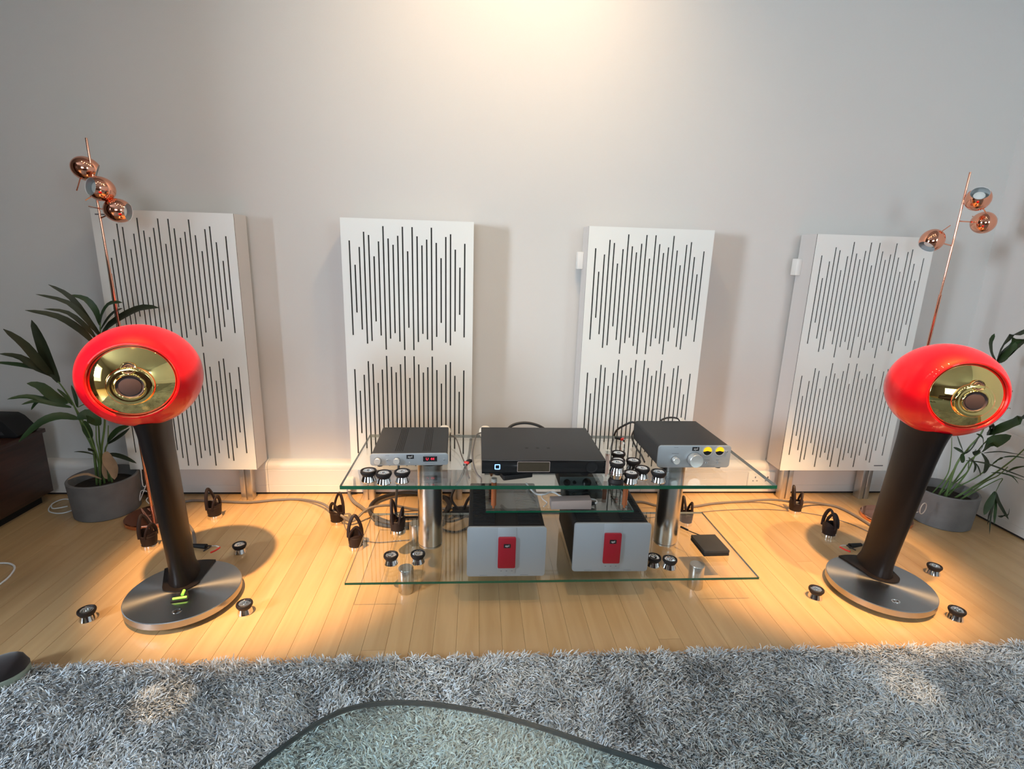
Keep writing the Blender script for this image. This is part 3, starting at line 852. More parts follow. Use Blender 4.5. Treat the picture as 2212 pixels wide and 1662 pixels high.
# ------------------------------------------------------------------ speakers
def make_speaker(cx, cy, yaw, colb, colt, sph, rad, rz_, label, level, faceyaw):
    t = thing('loudspeaker', label, 'loudspeaker', (cx, cy, 0), 0.0, 'pair of red ball loudspeakers')
    # steel base disc floating on a small black foot ring
    MB().lathe([(0, 0.019), (0.1805, 0.019), (0.1825, 0.021), (0.1825, 0.043), (0.1805, 0.045), (0, 0.045)], 96).build('base_disc', M_DISC, t)
    for k in range(3):
        a = PI*(0.5+2*k/3)-yaw*0+PI
        MB().lathe([(0, 0.0), (0.008, 0.0), (0.013, 0.006), (0.015, 0.0188), (0, 0.0188)], 16, c=(0.135*math.cos(a), 0.135*math.sin(a), 0)).build('foot_spike', M_BLACK, t)
    # directions: front f, back b
    f = Vector((math.sin(yaw), -math.cos(yaw), 0)); s_ = Vector((math.cos(yaw), math.sin(yaw), 0))
    cb = Vector(colb)-Vector((cx, cy, 0)); ct = Vector(colt)-Vector((cx, cy, 0))
    # lower flange: rounded front, tail cut by the rim of the disc
    pts = []
    for k in range(25):
        a = math.radians(-90+180*k/24)
        p = cb+f*(0.060+0.052*math.cos(a))+s_*(0.060*math.sin(a))
        pts.append(p)
    tail = []
    for k in range(13):
        q = -1+2*k/12
        base = s_*(-0.094*q*-1)
        p = Vector((0, 0, 0))+s_*(0.094*(-q)*-1)
        # point on the disc rim behind
        w_ = 0.085*(-q)
        dist = math.sqrt(0.1815**2-w_**2)
        tail.append((-f)*dist+s_*w_)
    tail = tail[::-1] if (tail[0]-pts[-1]).length > (tail[-1]-pts[-1]).length else tail
    poly = [(p.x, p.y) for p in pts]+[(p.x, p.y) for p in tail]
    MB().prism(poly, 0.0452, 0.0505).build('column_flange', M_COLUMN, t, bevel=0.001, label='black foot flange cut by the disc rim')
    # column: elliptical fin leaning forward, flared at both ends
    mb = MB(); n = 48; rings = []
    for k in range(25):
        u = k/24
        z = cb.z+(ct.z-cb.z)*u
        c_ = cb.lerp(ct, u)
        fl_ = 0.012*math.exp(-u*30)+0.012*math.exp(-(1-u)*14)
        a_ = 0.0400+0.003*u+fl_; b_ = 0.084+0.030*u+fl_
        rings.append([(c_.x+s_.x*a_*math.cos(q)+f.x*b_*math.sin(q), c_.y+s_.y*a_*math.cos(q)+f.y*b_*math.sin(q), z) for q in [2*PI*j/n for j in range(n)]])
    vs = [p for r in rings for p in r]
    fs = [(k*n+j, k*n+(j+1) % n, (k+1)*n+(j+1) % n, (k+1)*n+j) for k in range(24) for j in range(n)]
    fs += [tuple(range(n))[::-1], tuple(24*n+j for j in range(n))]
    mb.add(vs, fs)
    mb.build('column', M_COLUMN, t)
    # ball body
    A = rad; Zs = rz_/rad
    sc = Vector(sph)-Vector((cx, cy, 0))
    Mx = Matrix.Translation(sc) @ Matrix.Diagonal((1, 1, Zs, 1)) @ Matrix.Rotation(faceyaw, 4, 'Z') @ Matrix.Rotation(-math.radians(4), 4, 'X')
    ro = 0.70*A
    th0 = math.asin(ro/A)
    prof_ = [(A*math.sin(a), A*math.cos(a)) for a in np.linspace(th0+0.03, PI-1e-4, 56)]
    prof_[-1] = (0, -A)
    yo = A*math.cos(th0)
    prof_ = [(ro-0.0035, yo-0.002), (ro-0.002, yo+0.0005), (ro+0.001, yo+0.0003)]+prof_
    body = MB().lathe(prof_, 96, axis='y'); body.xf(Mx)
    ball = body.build('ball_body', M_RED, t, label='glossy red ball shaped cabinet')
    lip = MB().lathe([(ro-0.0035, yo-0.002), (ro-0.007, yo-0.006), (ro-0.0075, yo-0.012), (0, yo-0.014)], 96, axis='y'); lip.xf(Mx)
    lip.build('recess_lip', M_REDIN, t, label='deep red recessed lip')
    # gold baffle, domed
    rg = ro-0.0085
    pr = [(0, yo+0.010)]
    def zd(r): return yo-0.006+0.038*(1-(r/rg)**2)
    gold = MB()
    prf = [(0.052, zd(0.052))]+[(r, zd(r)) for r in np.linspace(0.060, rg-0.002, 14)]+[(rg, yo-0.006), (rg, yo-0.011)]
    # inner part handled as one dome with a hole for the woofer ring (ring is set 8 mm low)
    dome_ = [(0.0, zd(0)-0.0005)]+[(r, zd(r)) for r in np.linspace(0.006, rg-0.002, 24)]+[(rg, yo-0.006), (rg, yo-0.011)]
    gold.lathe(dome_, 96, axis='y'); gold.xf(Mx)
    gb = gold.build('gold_baffle', M_GOLD, t, label='mirror polished gold domed baffle', angle=60)
    def part(prof__, off, m, name, par, label=None):
        base = zd(math.hypot(*off))+(0.0065 if off[1] > 0.02 else 0.0)
        b_ = MB().lathe([(r, h) for r, h in prof__], 64, axis='y')
        b_.xf(Mx @ Matrix.Translation((off[0], -base, off[1])) @ Matrix.Rotation(-math.atan(2*0.038*off[1]/rg**2), 4, 'X'))
        return b_.build(name, m, par, label=label, angle=50)
    wo = (0.0, -0.010); tw = (0.001, 0.0450)
    wf = part([(0.0615, -0.012), (0.0575, 0.0020), (0.0545, 0.0038), (0.046, 0.0022), (0.0400, 0.0030), (0.0385, 0.0060), (0.0365, 0.0068), (0.0350, 0.0055)], wo, M_GOLD, 'woofer_surround', t, 'gold woofer bezel')
    part([(0.0350, 0.0055), (0.0335, 0.0025), (0.030, 0.0012), (0.0, 0.0012)], wo, M_CONE, 'woofer_cone', wf, 'dark brown woofer cone')
    part([(0.0285, 0.0013), (0.0278, 0.0032), (0.0262, 0.0036), (0.0, 0.0062)], wo, M_CONE, 'dust_cap', wf)
    tf = part([(0.0215, -0.014), (0.0200, 0.0040), (0.0185, 0.0052), (0.0165, 0.0040)], tw, M_GOLD, 'tweeter_bezel', t, 'gold tweeter bezel')
    part([(0.0165, 0.0040), (0.013, 0.0015), (0.0105, 0.0030), (0.0085, 0.0012), (0.0, 0.0012)], tw, M_CONE, 'tweeter_waveguide', tf)
    part([(0.0042, 0.0012), (0.0042, 0.0045), (0.0025, 0.0062), (0, 0.0066)], tw, M_GOLD, 'tweeter_dome', tf)
    # emblem
    em = MB().lathe([(0, 0), (0.0135, 0), (0.0135, 0.001), (0, 0.001)], 28, sx=1.0, sy=0.85)
    eo = em.build('emblem', M_GOLD if False else M_CHROME, t, loc=(sph[3]-cx, sph[4]-cy, 0.0452), rot=(0, 0, faceyaw), label='small oval emblem with a bow tie sign') if len(sph) > 3 else None
    return t, ball

def speaker(cx, cy, yaw, colb, colt, sph, rad, rz_, label, emb):
    t, ball = make_speaker(cx, cy, yaw, colb, colt, sph, rad, rz_, label, None, yaw)
    e = MB().lathe([(0, 0), (0.0145, 0), (0.0145, 0.0012), (0.012, 0.0012), (0.012, 0.0008), (0, 0.0008)], 32, sy=0.8).build('emblem', M_CHROME, t, loc=(emb[0]-cx, emb[1]-cy, 0.0452), rot=(0, 0, yaw), label='small oval emblem with a bow tie sign')
    bt = MB().prism([(-0.009, -0.005), (-0.009, 0.005), (0, 0.001), (0.009, 0.005), (0.009, -0.005), (0, -0.001)], 0.0009, 0.0014)
    bt.build('emblem_sign', M_BLACK, e)
    return t
sl = speaker(-1.0232, 1.710, math.radians(20), (-1.070, 1.800, 0.050), (-1.050, 1.712, 0.700), (-1.045, 1.680, 0.834), 0.168, 0.159,
             'red ball loudspeaker with a gold face on a black column, beside the left potted palm', (-0.985, 1.590))
sr = speaker(1.5808, 1.696, math.radians(-13), (1.632, 1.793, 0.050), (1.625, 1.702, 0.690), (1.643, 1.680, 0.821), 0.174, 0.161,
             'red ball loudspeaker with a gold face on a black column, beside the right wall', (1.548, 1.577))

# folding level lying on the left base disc
lv = thing('bubble_level', 'small black T shaped bubble level on the left speaker base', 'level', (-1.003, 1.648, 0.0455), math.radians(14))
MB().prism([(-0.030, -0.006), (0.022, -0.006), (0.024, 0.006), (0.011, 0.045), (-0.006, 0.047), (-0.024, 0.010)], 0, 0.005).build('level_body', M_BLACK, lv, bevel=0.001)
MB().tube([(-0.024, 0.001, 0.0085), (0.019, 0.001, 0.0085)], 0.0042, 10).build('vial', M_GREENV, lv, label='green liquid vial')
MB().tube([(0.001, 0.018, 0.0085), (0.001, 0.043, 0.0085)], 0.0050, 10).build('vial', M_GREENV, lv, label='green liquid vial')

# ------------------------------------------------------------------ copper floor lamps
def egg(mb, c_, d, L=0.051, R=0.046, n=28, open_=True):
    """egg shade with its open end pointing along d; returns shell and inner"""
    d = Vector(d).normalized()
    q = Vector((0, 0, 1)).rotation_difference(d).to_matrix().to_4x4()
    prof_ = []
    for a in np.linspace(0.0, 2.33, 22):
        prof_.append((R*math.sin(a)*(1+0.02*math.cos(a)), -L*math.cos(a)))
    prof_[0] = (0, -L)
    mb.lathe(prof_, n)
    Mx = Matrix.Translation(c_) @ q
    mb.xf(Mx)
    inn = MB()
    pr2 = [(0.0, -L+0.0055)]+[((R-0.0015)*math.sin(a), -(L-0.002)*math.cos(a)) for a in np.linspace(0.25, 2.33, 20)]+[(R*math.sin(2.33)*1.0, -L*math.cos(2.33)+0.0004)]
    inn.lathe(pr2, n).xf(Mx)
    blb = MB().lathe([(0, -0.03), (0.012, -0.03), (0.014, -0.005), (0.022, 0.008), (0.020, 0.020), (0.0, 0.026)], 18).xf(Mx)
    return inn, blb

def floor_lamp(bx_, by_, top, heads, label):
    t = thing('floor_lamp', label, 'floor lamp', (bx_, by_, 0), 0, 'rose copper floor lamps with ball shades')
    L = lambda p: Vector(p)-Vector((bx_, by_, 0))
    MB().lathe([(0, 0), (0.110, 0), (0.112, 0.002), (0.112, 0.017), (0.109, 0.020), (0, 0.021)], 64).build('base', M_COPPER, t)
    tp = L(top)
    bot = Vector((0.0, 0.0, 0.021))
    j = bot.lerp(tp, 0.68)
    MB().tube([bot, j], 0.0062, 14).build('pole', M_COPPER, t)
    MB().tube([j, tp], 0.0040, 12).build('upper_pole', M_COPPER, t)
    for hc, hd_, attach, rod in heads:
        c_ = L(hc)
        mb = MB(); inn, blb = egg(mb, c_, hd_)
        s_ = mb.build('shade', M_COPPER, t, label='copper egg shaped shade')
        inn.build('shade_lining', M_WHITEIN, s_, label='white inside of the shade')
        blb.build('bulb', M_WHITEIN, s_)
        u = (attach-bot.z)/(tp.z-bot.z)
        ap = bot.lerp(tp, u)
        MB().tube([ap, ap+(c_-ap)*0.55], 0.0028, 8).build('arm', M_COPPER, t)
        MB().tube([c_+Vector(rod[0]), c_+Vector(rod[1])], 0.0022, 8).build('handle_rod', M_COPPER, t)
    return t
YL = 2.30; YR = 2.25
tl_ = at(186, 298, YL)
floor_lamp(-1.480, 2.315, (tl_.x, tl_.y, tl_.z), [
    (at(186, 365, YL+0.02), (0.85, 0.45, -0.35), at(204, 380, YL).z, ((-0.02, -0.01, -0.035), (-0.035, -0.02, -0.085))),
    (at(217, 408, YL-0.05), (-0.42, -0.85, 0.12), at(213, 420, YL).z, ((-0.03, -0.01, -0.03), (-0.055, -0.01, -0.045))),
    (at(256, 455, YL-0.03), (0.90, 0.10, -0.10), at(229, 472, YL).z, ((-0.04, 0.0, 0.0), (-0.11, 0.0, 0.012))),
], 'rose copper floor lamp with three egg shaped shades behind the left speaker')
tr_ = at(2096, 372, YR)
floor_lamp(2.075, 2.275, (tr_.x, tr_.y, tr_.z), [
    (at(2113, 430, YR-0.04), (-0.50, -0.62, 0.58), at(2081, 440, YR).z, ((0.03, 0, -0.035), (0.052, 0, -0.056))),
    (at(2124, 481, YR), (0.5, 0.80, 0.35), at(2073, 478, YR).z, ((0.0, 0.02, 0.02), (0.0, 0.06, 0.03))),
    (at(2013, 520, YR), (-0.60, -0.10, -0.75), at(2057, 531, YR).z, ((0.03, 0, 0.035), (0.070, 0, 0.066))),
], 'rose copper floor lamp with three egg shaped shades behind the right speaker')

# ------------------------------------------------------------------ potted palms
def leaf_mb(pts, w0, fold=0.25, nrm=None, n=10):
    C_ = crom(pts, max(2, n//(len(pts)-1)))
    mb = MB(); vs = []; fs = []
    N = len(C_)
    view = Vector((0, 0, CAM_H))
    for i, p in enumerate(C_):
        u = i/(N-1)
        wd = w0*0.5*(math.sin(PI*min(1, u*0.92+0.06))**0.75)*(1 if u < 0.97 else 0.4)
        tdir = (C_[min(i+1, N-1)]-C_[max(i-1, 0)]).normalized()
        nr = (Vector((0.1, -0.75, 0.65)) if nrm is None else Vector(nrm)).normalized()
        sd = tdir.cross(nr)
        if sd.length < 1e-4: sd = Vector((1, 0, 0))
        sd.normalize()
        up = sd.cross(tdir)
        vs += [p-sd*wd+up*wd*fold, p, p+sd*wd+up*wd*fold]
    for i in range(N-1):
        b = 3*i
        fs += [(b, b+1, b+4, b+3), (b+1, b+2, b+5, b+4)]
    mb.add(vs, fs)
    return mb

def palm(px_, py_, label, leaves, stems, Rp=0.140, Hp=0.175):
    t = thing('potted_palm', label, 'plant', (px_, py_, 0), 0, 'palms in grey cylinder pots')
    O = Vector((px_, py_, 0))
    MB().lathe([(0, 0), (Rp*0.90, 0.0), (Rp*0.93, 0.004), (Rp, Hp-0.004), (Rp-0.003, Hp), (Rp-0.011, Hp), (Rp-0.014, Hp-0.004), (Rp-0.022, Hp-0.045), (0, Hp-0.045)], 56).build('pot', M_CONCRETE, t)
    so_ = MB().lathe([(0, 0.0), (0.03, 0.002), (0.07, -0.001), (Rp-0.0215, -0.002)], 40, c=(0, 0, Hp-0.040)).build('soil', M_SOIL, t)
    for s in stems:
        P = [Vector(p)-O for p in s[0]]
        q = crom(P, 8)
        rr = [s[1]*(1-0.55*k/(len(q)-1)) for k in range(len(q))]
        MB().tube(q, rr, 7).build('stem', M_STEM, t)
    for lf in leaves:
        P = [Vector(p)-O for p in lf[0]]
        leaf_mb(P, lf[1]).build('leaf', {'g': M_LEAF, 'd': M_LEAFD, 'b': M_LEAFB}[lf[2]], t)
    return t

def zc(region_x, region_y, s, y):   # a place in a zoomed photograph crop
    return lambda a, b, yy=y: at(region_x+a/s, region_y+b/s, yy)

Z3 = zc(0, 580, 5.195, 2.33)
Z4 = zc(0, 850, 4.7475, 2.30)
PLX, PLY = -1.735, 2.405
Ls = []
def L3(pts, w_, k='d', y0=2.36, y1=2.28):
    n_ = len(pts)
    Ls.append(([Z3(a, b, y0+(y1-y0)*i_/(n_-1)) for i_, (a, b) in enumerate(pts)], w_, k))
def L4(pts, w_, k='g', y0=2.36, y1=2.28):
    n_ = len(pts)
    Ls.append(([Z4(a, b, y0+(y1-y0)*i_/(n_-1)) for i_, (a, b) in enumerate(pts)], w_, k))
L3([(1118, 745), (1010, 610), (800, 330), (540, 180)], 0.024, 'd', 2.36, 2.25)
L3([(1112, 755), (1000, 600), (760, 385), (400, 290)], 0.022, 'd', 2.36, 2.22)
L3([(1085, 800), (980, 670), (760, 500), (490, 455)], 0.020, 'd', 2.36, 2.22)
L3([(1050, 835), (900, 690), (640, 540), (280, 470)], 0.030, 'd', 2.36, 2.18)
L3([(1122, 640), (1080, 480), (960, 345), (780, 300)], 0.026, 'g', 2.37, 2.33)
L3([(1128, 620), (1155, 500), (1240, 395), (1375, 385)], 0.026, 'g', 2.36, 2.28)
L3([(1130, 690), (1210, 570), (1290, 490), (1375, 450)], 0.022, 'd', 2.36, 2.28)
L3([(1135, 770), (1230, 640), (1420, 520), (1600, 445), (1785, 443)], 0.042, 'd', 2.36, 2.26)
L3([(660, 1280), (560, 1080), (460, 820), (355, 580)], 0.046, 'd', 2.36, 2.30)
L3([(610, 1230), (470, 1080), (280, 860), (35, 680)], 0.036, 'd', 2.36, 2.20)
L3([(570, 1205), (420, 1120), (220, 1000), (-10, 960)], 0.030, 'd', 2.36, 2.20)
L3([(520, 1185), (380, 1120), (180, 1080), (-70, 1055)], 0.024, 'g', 2.36, 2.20)
L3([(760, 1510), (620, 1450), (460, 1330), (300, 1292)], 0.042, 'g', 2.36, 2.26)
L3([(780, 1560), (560, 1490), (300, 1440), (80, 1470)], 0.024, 'g', 2.36, 2.22)
L3([(720, 1510), (540, 1450), (420, 1500), (350, 1592)], 0.020, 'g', 2.36, 2.26)
L3([(800, 1560), (640, 1530), (420, 1490), (240, 1530)], 0.022, 'g', 2.36, 2.24)
L3([(870, 1560), (850, 1450), (800, 1310)], 0.016, 'g', 2.38, 2.38)
L3([(820, 1540), (740, 1440), (640, 1350)], 0.014, 'g', 2.36, 2.32)
L4([(800, 262), (620, 235), (420, 300), (190, 500)], 0.040, 'g', 2.34, 2.20)
L4([(1010, 330), (960, 260), (880, 225), (790, 270)], 0.060, 'g', 2.36, 2.30)
L4([(930, 460), (900, 370), (870, 280)], 0.040, 'g', 2.38, 2.36)
L4([(1105, 500), (1150, 440), (1230, 370), (1325, 340)], 0.034, 'g', 2.38, 2.34)
L4([(1105, 520), (1190, 470), (1290, 400), (1330, 360)], 0.022, 'd', 2.38, 2.30)
L4([(1090, 625), (1180, 632), (1290, 665), (1400, 718)], 0.020, 'd', 2.36, 2.28)
L4([(965, 632), (900, 610), (820, 600), (755, 600)], 0.008, 'd', 2.36, 2.28)
L4([(960, 600), (930, 585), (900, 565)], 0.014, 'd', 2.36, 2.32)
L4([(1085, 600), (1110, 680), (1165, 780), (1175, 885)], 0.046, 'b', 2.34, 2.30)
L4([(1075, 640), (1070, 760), (1080, 840), (1100, 880)], 0.020, 'b', 2.34, 2.32)
L4([(1040, 880), (900, 830), (780, 850), (690, 890)], 0.012, 'b', 2.36, 2.28)
pot = Vector((PLX, PLY, 0.14))
Ss = []
def stemL(dx, dy, mids, r=0.0045):
    Ss.append(([pot+Vector((dx, dy, -0.01))]+mids, r))
stemL(0.00, 0.0, [Z4(1040, 620, 2.39), Z4(1075, 300, 2.38), Z3(1160, 1300, 2.37), Z3(1128, 760, 2.36), Z3(1126, 610, 2.36)], 0.0055)
stemL(-0.03, 0.0, [Z4(960, 600, 2.39), Z4(860, 380, 2.38), Z3(830, 1540, 2.36), Z3(660, 1280, 2.36), Z3(520, 1180, 2.36)], 0.005)
stemL(-0.02, -0.02, [Z4(950, 540, 2.38), Z4(880, 360, 2.37), Z4(800, 260, 2.34)], 0.0045)
stemL(-0.02, 0.03, [Z4(985, 620, 2.40), Z4(930, 430, 2.39), Z4(760, 130, 2.37), Z3(760, 1510, 2.36)], 0.0045)
stemL(0.01, 0.02, [Z4(1030, 560, 2.40), Z4(1010, 330, 2.38), Z4(960, 100, 2.38), Z3(870, 1560, 2.38)], 0.0045)
stemL(0.03, 0.01, [Z4(1080, 620, 2.40), Z4(1105, 500, 2.39), Z4(1110, 330, 2.38)], 0.0045)
stemL(0.0, -0.03, [Z4(1020, 640, 2.37), Z4(990, 480, 2.36), Z4(985, 330, 2.36)], 0.004)
stemL(-0.01, -0.01, [Z4(1000, 660, 2.37), Z4(950, 520, 2.36), Z4(905, 400, 2.36), Z4(830, 260, 2.36)], 0.004)
palm(PLX, PLY, 'palm in a grey cylinder pot between the dark cabinet and the left speaker', Ls, Ss)

Ls = []; Ss = []
ZA = zc(2060, 680, 7.553, 2.15)
ZB = zc(2000, 880, 5.538, 2.15)
def RA(Z, pts, w_, k='g', y0=2.24, y1=2.12):
    n_ = len(pts)
    Ls.append(([Z(a, b, y0+(y1-y0)*i_/(n_-1)) for i_, (a, b) in enumerate(pts)], w_, k))
RA(ZA, [(690, 760), (610, 640), (590, 450), (665, 310)], 0.036, 'g', 2.22, 2.20)
RA(ZA, [(700, 760), (760, 560), (900, 360), (1100, 310), (1350, 180)], 0.036, 'd', 2.22, 2.06)
RA(ZA, [(705, 770), (820, 640), (1000, 450), (1250, 400)], 0.060, 'g', 2.22, 2.06)
RA(ZA, [(710, 780), (860, 660), (1060, 480), (1350, 300)], 0.030, 'd', 2.22, 2.04)
RA(ZA, [(860, 1350), (900, 1300), (965, 1240)], 0.016, 'd', 2.2, 2.16)
RA(ZA, [(800, 1560), (860, 1520), (930, 1540)], 0.016, 'd', 2.2, 2.16)
RA(ZB, [(730, 320), (900, 240), (1100, 150), (1330, 70)], 0.048, 'g', 2.18, 2.00)
RA(ZB, [(840, 275), (800, 230), (765, 195)], 0.040, 'd', 2.18, 2.14)
RA(ZB, [(725, 325), (760, 260), (830, 230)], 0.040, 'd', 2.18, 2.14)
RA(ZB, [(665, 540), (760, 440), (880, 390), (1022, 340)], 0.056, 'g', 2.18, 2.10)
RA(ZB, [(665, 550), (720, 640), (720, 710), (690, 795)], 0.026, 'd', 2.18, 2.12)
RA(ZB, [(690, 550), (880, 535), (1060, 560), (1230, 580)], 0.013, 'd', 2.18, 2.02)
RA(ZB, [(640, 530), (680, 450), (670, 360), (600, 320)], 0.022, 'g', 2.18, 2.12)
RA(ZB, [(650, 520), (560, 560), (600, 500)], 0.02, 'd', 2.18, 2.14)
RA(ZB, [(440, 560), (530, 500), (590, 410), (640, 330)], 0.034, 'g', 2.20, 2.12)
RA(ZB, [(450, 540), (400, 520), (330, 485)], 0.022, 'g', 2.20, 2.14)
RA(ZB, [(440, 520), (400, 440), (370, 340)], 0.026, 'g', 2.20, 2.16)
RA(ZB, [(440, 560), (430, 620), (425, 665)], 0.026, 'g', 2.20, 2.16)
RA(ZB, [(500, 600), (560, 640), (590, 710), (570, 785)], 0.014, 'd', 2.20, 2.12)
RA(ZB, [(520, 620), (600, 680), (640, 760), (655, 825)], 0.010, 'd', 2.20, 2.10)
RA(ZB, [(480, 640), (700, 670), (960, 760), (1230, 860)], 0.010, 'd', 2.16, 2.02)
RA(ZB, [(780, 785), (900, 790), (1030, 830), (1110, 920)], 0.009, 'g', 2.14, 2.06)
RA(ZB, [(820, 785), (960, 800), (1100, 850), (1220, 890)], 0.009, 'g', 2.14, 2.02)
RA(ZB, [(800, 670), (900, 610), (1050, 590), (1230, 620)], 0.010, 'g', 2.14, 2.02)
RA(ZB, [(960, 780), (1060, 730), (1230, 700)], 0.009, 'g', 2.14, 2.02)
RA(ZB, [(828, 1010), (770, 1120), (720, 1210), (695, 1290)], 0.034, 'g', 2.16, 2.12)
RA(ZB, [(832, 1010), (860, 1130), (920, 1240), (990, 1345)], 0.026, 'd', 2.16, 2.12)
RA(ZB, [(825, 1030), (800, 1180), (770, 1330), (760, 1525)], 0.012, 'd', 2.16, 2.10)
RA(ZB, [(830, 1030), (830, 1180), (820, 1300), (815, 1400)], 0.018, 'g', 2.16, 2.12)
RA(ZB, [(815, 1040), (785, 1200), (750, 1300), (735, 1420)], 0.008, 'd', 2.16, 2.12)
RA(ZB, [(930, 1300), (980, 1280), (1000, 1210)], 0.012, 'd', 2.14, 2.12)
RA(ZB, [(930, 1300), (890, 1310), (860, 1305)], 0.010, 'd', 2.14, 2.12)
potr = Vector((2.345, 2.262, 0.14))
def stemR(dx, dy, mids, r=0.004):
    Ss.append(([potr+Vector((dx, dy, -0.01))]+mids, r))
stemR(-0.02, -0.03, [ZB(360, 700, 2.22), ZB(520, 480, 2.21), ZB(700, 230, 2.20), ZA(690, 900, 2.21), ZA(700, 760, 2.22)], 0.005)
stemR(0.0, 0.0, [ZB(420, 780, 2.24), ZB(520, 640, 2.22), ZB(660, 540, 2.18)], 0.0045)
stemR(-0.03, 0.0, [ZB(340, 740, 2.24), ZB(400, 620, 2.22), ZB(450, 540, 2.20)], 0.005)
stemR(0.02, 0.0, [ZB(480, 800, 2.22), ZB(600, 560, 2.20), ZB(730, 400, 2.18), ZB(860, 300, 2.16)], 0.004)
stemR(0.04, -0.02, [ZB(660, 900, 2.20), ZB(840, 780, 2.14), ZB(1050, 620, 2.08), ZB(1220, 460, 2.03)], 0.005)
stemR(0.05, -0.04, [ZB(700, 900, 2.18), ZB(860, 820, 2.12), ZB(980, 715, 2.08)], 0.004)
stemR(0.03, 0.03, [ZB(600, 840, 2.22), ZB(760, 710, 2.18), ZB(850, 650, 2.14)], 0.0035)
stemR(0.03, -0.05, [ZB(880, 860, 2.13), ZB(875, 930, 2.15), ZB(830, 1020, 2.16)], 0.0025)
stemR(-0.05, 0.02, [ZB(250, 820, 2.26), ZB(300, 600, 2.26), ZB(310, 360, 2.26)], 0.003)
stemR(0.01, 0.03, [ZB(470, 800, 2.25), ZB(510, 700, 2.24), ZB(520, 600, 2.23)], 0.003)
palm(2.345, 2.262, 'palm in a grey cylinder pot in the corner by the right wall', Ls, Ss, Rp=0.137, Hp=0.172)

# props added out of view, to shade the left wall end and darken the gold
wr = thing('occluder', 'tall dark brown wardrobe added out of view to shade the wall and darken the gold', 'occluder', (-3.08, 1.0, 0))
MB().box(-0.40, 0.51, -0.55, 0.30, 0.0, 2.6).build('carcass', M_WALNUT, wr, bevel=0.003)
for a_ in (-0.545, -0.120):
    dd = MB().box(0.5105, 0.530, a_, a_+0.415, 0.08, 2.55).build('door', M_WALNUT, wr, bevel=0.002)
    MB().box(0.5305, 0.550, a_+0.38, a_+0.395, 1.0, 1.2).build('handle', M_ALU, dd, bevel=0.002)
sf = thing('sofa_prop', 'dark brown sofa added behind the camera to darken the gold speaker faces', 'sofa_prop', (0.2, -1.9, 0))
MB().box(-1.0, 1.0, -0.45, 0.40, 0.08, 0.42).build('seat', M_PROP, sf, bevel=0.03)
MB().box(-1.0, 1.0, -0.60, -0.455, 0.08, 0.85).build('backrest', M_PROP, sf, bevel=0.03)
for a_ in (-1.16, 1.01): MB().box(a_, a_+0.15, -0.60, 0.40, 0.08, 0.60).build('armrest', M_PROP, sf, bevel=0.03)
for a_ in (-0.95, 0.90):
    for b_ in (-0.5, 0.3): MB().box(a_, a_+0.05, b_, b_+0.05, 0.0, 0.0795).build('leg', M_BLACK, sf)
# ------------------------------------------------------------------ dark cabinet and black case
cb_ = thing('sideboard', 'low dark walnut sideboard at the left edge', 'cabinet', (-2.06, 2.0, 0))
MB().box(-0.60, 0.0, -0.62, 0.52, 0.045, 0.345).build('carcass', M_WALNUT, cb_, bevel=0.002)
MB().box(-0.61, 0.008, -0.63, 0.53, 0.3455, 0.365).build('top_board', M_WALNUT, cb_, bevel=0.002)
MB().box(-0.56, -0.03, -0.58, 0.48, 0.0, 0.0445).build('plinth', M_BLACK, cb_)
bl = thing('black_speaker_case', 'black wedge shaped case on the dark sideboard behind the left palm', 'case', (-2.14, 2.44, 0.3655))
MB().prism([(-0.17, 0.0), (0.075, 0.0), (0.088, 0.012), (0.075, 0.026), (0.035, 0.075), (0.01, 0.090), (-0.17, 0.094)], -0.06, 0.06, axis='y').build('case_body', M_BLACK, bl, bevel=0.004)
MB().prism([(-0.12, 0.015), (0.03, 0.015), (-0.01, 0.075), (-0.12, 0.078)], -0.062, -0.060, axis='y').build('grille', mat('charcoal_cloth', (0.035, 0.035, 0.04), 0.95, bump=0.5, bscale=700), bl)

# ------------------------------------------------------------------ cables
def cable(name, label, pts, r, m, k=8, cat='cable', n=8, flat=1.0):
    c_ = crom(pts, k)
    o = MB().tube([p for p in c_], r, n, flat=flat).build(name, m)
    return tag(o, label, cat)
r_ = 0.0062
cable('speaker_cable', 'thick grey cable running on the floor from the left speaker to the rack', [
    (-1.165, 2.06, 0.012), (-1.25, 2.20, 0.008), (-1.43, 2.40, 0.007), (-1.404, 2.480, 0.007), (-1.268, 2.474, 0.007), (-1.112, 2.462, 0.007), (-0.99, 2.488, 0.007), (-0.874, 2.492, 0.007), (-0.744, 2.405, 0.030),
    (-0.655, 2.285, 0.052), (-0.605, 2.240, 0.050), (-0.555, 2.24, 0.022), (-0.49, 2.29, 0.060), (-0.392, 2.33, 0.055), (-0.278, 2.379, 0.007), (-0.143, 2.388, 0.007), (0.0, 2.42, 0.007)], r_, M_CABLE)
cable('speaker_cable', 'thick grey cable running on the floor from the rack to the right speaker', [
    (0.70, 2.42, 0.007), (0.862, 2.455, 0.007), (0.946, 2.412, 0.007), (1.087, 2.392, 0.007), (1.257, 2.435, 0.007), (1.419, 2.455, 0.007), (1.560, 2.43, 0.03), (1.645, 2.345, 0.055), (1.74, 2.40, 0.03), (1.845, 2.42, 0.008), (1.905, 2.38, 0.007),
    (1.932, 2.26, 0.007), (1.925, 2.10, 0.007), (1.84, 2.03, 0.008), (1.745, 2.01, 0.014)], r_, M_CABLE)
cable('floor_wire', 'thin grey wire curving on the floor left of the rack', [(-0.60, 2.245, 0.02), (-0.57, 2.19, 0.004), (-0.50, 2.12, 0.003), (-0.42, 2.085, 0.003), (-0.30, 2.10, 0.003), (-0.15, 2.12, 0.003)], 0.0022, M_CABLE)
